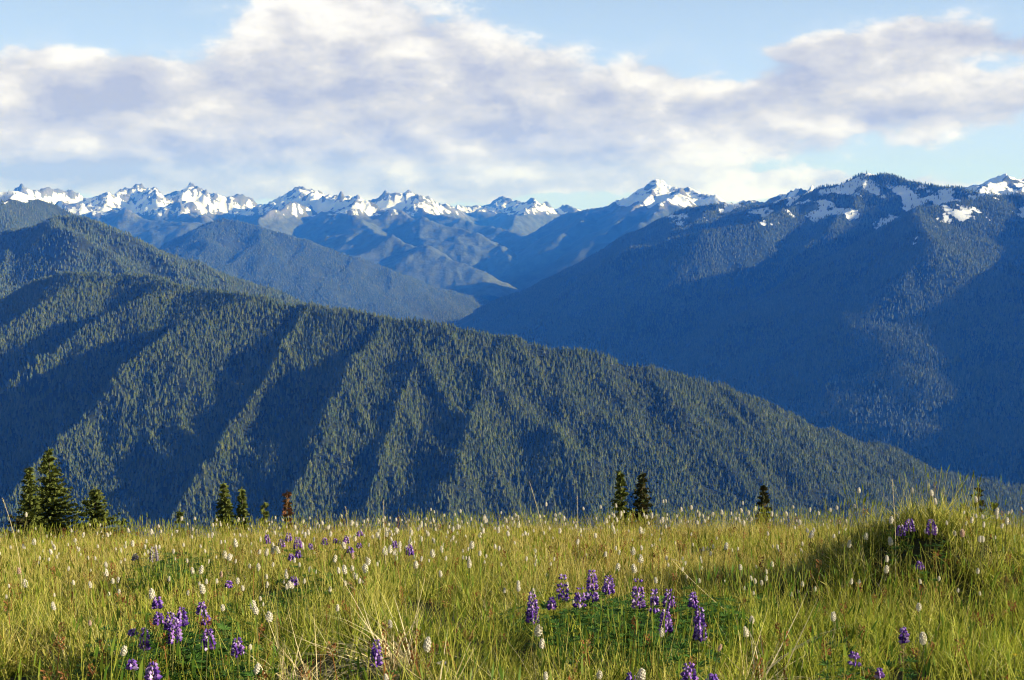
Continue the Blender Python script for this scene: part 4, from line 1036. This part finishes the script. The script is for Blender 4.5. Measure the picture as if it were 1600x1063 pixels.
# ---- straw tufts, long stalks and odd flowers
def straw_tuft(label, px, py, R, n, lmin, lmax, wind, curve, seed):
    x, y, gz, h = gpoint(px, py, .22); r = random.Random(seed); A = Acc()
    A.add(*blades(r, int(n * 2.2), R, lmin * 1.7, lmax * 1.7, .0062, .6, curve, wind, segs=4))
    o = A.build('straw_tuft', [mat_straw]); o.location = (x, y, gz + .07); tag(o, label, 'dry grass', 'pale tufts of dead grass'); return o
straw_tuft('pale fan of dead straw with long stems leaning left, front centre', 625, 1000, .10, 70, .12, .34, (-.25, -.1), .9, 1)
straw_tuft('flattened tuft of dry tan grass left of the pale straw fan', 462, 1020, .13, 60, .10, .26, (.05, -.15), 1.1, 2)
straw_tuft('thin spray of dry straw at the bottom right of centre', 1180, 1030, .12, 26, .14, .34, (.25, -.1), .8, 3)
straw_tuft('low heap of bleached straw at the bottom centre', 690, 1058, .12, 26, .10, .26, (.15, -.1), 1.1, 4)
def stalk(label, p_top, p_foot, dfoot, bend=0.0, seed=1, head=True, th=.0022):
    """one long grass stalk with a feathery seed head, standing in the meadow"""
    r = random.Random(seed); ft = P(*p_foot, dfoot); tp = P(*p_top, dfoot + r.uniform(-.1, .1)); g = float(ground(ft[0], ft[1]))
    root = bpy.data.objects.new('grass_stalk', None); COL.objects.link(root); root.empty_display_size = .1; root.location = (ft[0], ft[1], min(g, ft[2])); tag(root, label, 'grass', 'long single grass stalks')
    o_ = np.array(root.location); A = Acc()
    V, F = tube((0, 0, 0), tuple(tp - o_), th, th * .5, 4, (bend, 0), 6); A.add(V, F, .6); A.build('stem', [mat_straw], root)
    if head:
        B = Acc(); d = (tp - ft); d = d / np.linalg.norm(d)
        for k in range(26):
            c = tp - o_ - d * r.random() * .09; a = r.random() * 6.28; s_ = .010
            q = c + d * .012 + np.array((math.cos(a) * s_, math.sin(a) * s_, 0))
            B.add([tuple(c), tuple((c + q) / 2 + np.array((.0015, 0, .001))), tuple(q), tuple((c + q) / 2 - np.array((.0015, 0, .001)))], [(0, 1, 2, 3)], r.random())
        B.build('seed_head', [mat_straw], root)
    return root
stalk('tall bare grass stalk leaning left above the meadow edge, centre', (827, 752), (858, 822), 13.0, .02, 1, False)
stalk('curved tall grass stalk at the left edge before the firs', (4, 778), (30, 850), 10.0, .05, 2)
stalk('long bent pale stalk lying over the grass right of the lupines', (1048, 873), (1170, 908), 8.5, -.02, 3)
stalk('green seeding grass stalk above the meadow edge left of centre', (540, 792), (553, 838), 12.0, .0, 4)
stalk('faint green stalk against the forest left of centre', (599, 782), (602, 830), 13.0, .0, 5)
stalk('feathery stalk against the forest left of the dark firs', (902, 776), (904, 826), 14.0, .0, 6)
stalk('brown seeding stalk on top of the grassy mound', (1394, 750), (1402, 800), 9.6, .01, 7)
stalk('thin pale stalk crossing the dark hollow right of the straw fan', (735, 1003), (680, 1016), 5.6, .0, 8, False)
stalk('second pale stalk under the thin one by the dark hollow', (742, 1012), (672, 1034), 5.4, .0, 9, False)
stalk('slanting straw stalk in the centre of the meadow', (664, 903), (630, 950), 7.2, .0, 10, False)
stalk('straw stalk leaning left from the straw fan', (533, 902), (615, 975), 6.5, .02, 11)
def daisy(label, px, py, h0, mat_p, size, n, name, mat_c):
    x, y, gz, h = gpoint(px, py, h0)
    root = bpy.data.objects.new(name, None); COL.objects.link(root); root.empty_display_size = .05; root.location = (x, y, gz); root.rotation_euler = (0, 0, 1.0); tag(root, label, 'flower')
    r = random.Random(int(px)); A = Acc()
    for k in range(n):
        a = 6.283 * k / n; ca, sa = math.cos(a), math.sin(a); L = size * r.uniform(.85, 1.1); w = L * .2
        A.add([(ca * L * .2, sa * L * .2, h), (ca * L * .6 - sa * w, sa * L * .6 + ca * w, h + L * .15), (ca * L, sa * L, h + L * .05), (ca * L * .6 + sa * w, sa * L * .6 - ca * w, h + L * .15)], [(0, 1, 2, 3)], r.random())
    A.build('petals', [mat_p], root)
    B = Acc(); V, F = tube((0, 0, h - .004), (0, 0, h + size * .22), size * .28, size * .18, 7, segs=1); B.add(V, F + [tuple(range(7, 14))], .5); B.build('flower_centre', [mat_c], root)
    C = Acc(); V, F = tube((0, 0, -.02), (0, 0, h), .002, .0016, 4); C.add(V, F, .2); C.build('stem', [mat_stem], root)
    return root
mat_yellow = petal_mat('yellow_petals', [(0.70, 0.42, 0.02), (0.80, 0.50, 0.04)], .2)
mat_paleviolet = petal_mat('pale_aster_petals', [(0.70, 0.62, 0.66), (0.78, 0.72, 0.74)], .2)
daisy('pale pinkish white aster fallen open beside a big bistort', 691, 1037, .10, mat_paleviolet, .030, 13, 'aster', mat_yellow)
daisy('tiny yellow flower in the middle of the grass', 730, 898, .24, mat_yellow, .014, 6, 'yellow_flower', mat_yellow)
daisy('tiny yellow flower at the bottom right corner of the meadow', 1586, 1023, .22, mat_yellow, .014, 6, 'yellow_flower', mat_yellow)
def rusty_heads():
    r = np.random.default_rng(19); n = 420; y = r.uniform(4.5, 18, n); x = r.uniform(-.42, .42, n) * y
    A = Acc(); rr = random.Random(3)
    V, F = tube((0, 0, 0), (0, 0, .24), .002, .0015, 3); A.add(V, F, .2)
    for k in range(26):
        a, f = rr.random() * 6.28, rr.random(); c = (math.cos(a) * .006, math.sin(a) * .006, .22 + f * .045); s_ = .009
        A.add([c, (c[0] + math.cos(a) * s_ - .003, c[1] + math.sin(a) * s_, c[2] + s_ * .6), (c[0] + math.cos(a) * s_ * 1.3, c[1] + math.sin(a) * s_ * 1.3, c[2] + s_ * 1.2), (c[0] + math.cos(a) * s_ + .003, c[1] + math.sin(a) * s_, c[2] + s_ * .2)], [(0, 1, 2, 3)], rr.random())
    p = A.build('rusty_head_source', [mat_rust], as_proto=True)
    sc = r.uniform(.8, 1.3, n)
    scatter('dried_seed_heads', np.stack([x, y, ground(x, y)], -1), r.random(n) * 6.28, np.stack([sc, sc, sc], -1), np.zeros(n, int), [p], 'rusty dried seed heads dotted through the meadow grass', np.stack([r.normal(0, .2, n), r.normal(0, .2, n)], -1))
rusty_heads()

# ------------------------------------------------------------------ haze
def haze():
    x0, x1, y0, y1, z0, z1 = -16000, 16000, -6000, 21000, VALLEY - 40, 640.0
    V = [(x, y, z) for z in (z0, z1) for y in (y0, y1) for x in (x0, x1)]
    F = [(0, 2, 3, 1), (4, 5, 7, 6), (0, 1, 5, 4), (1, 3, 7, 5), (3, 2, 6, 7), (2, 0, 4, 6)]
    m = bpy.data.materials.new('haze_air'); m.use_nodes = True
    nt = m.node_tree; nt.nodes.clear()
    out = nt.nodes.new('ShaderNodeOutputMaterial'); pv = nt.nodes.new('ShaderNodeVolumePrincipled')
    pv.inputs['Density Attribute'].default_value = ''
    pv.inputs['Color'].default_value = HAZE_COLOR
    pv.inputs['Density'].default_value = HAZE_DENSITY
    pv.inputs['Absorption Color'].default_value = (1, 1, 1, 1)
    pv.inputs['Anisotropy'].default_value = 0.0
    nt.links.new(pv.outputs[0], out.inputs['Volume'])
    o = mesh_object('haze', V, F, m)
    tag(o, 'thin blue haze filling the air over the valleys', kind='stuff')
HAZE_COLOR = (0.030, 0.205, 1.0, 1)
HAZE_DENSITY = 6.1e-5
haze()
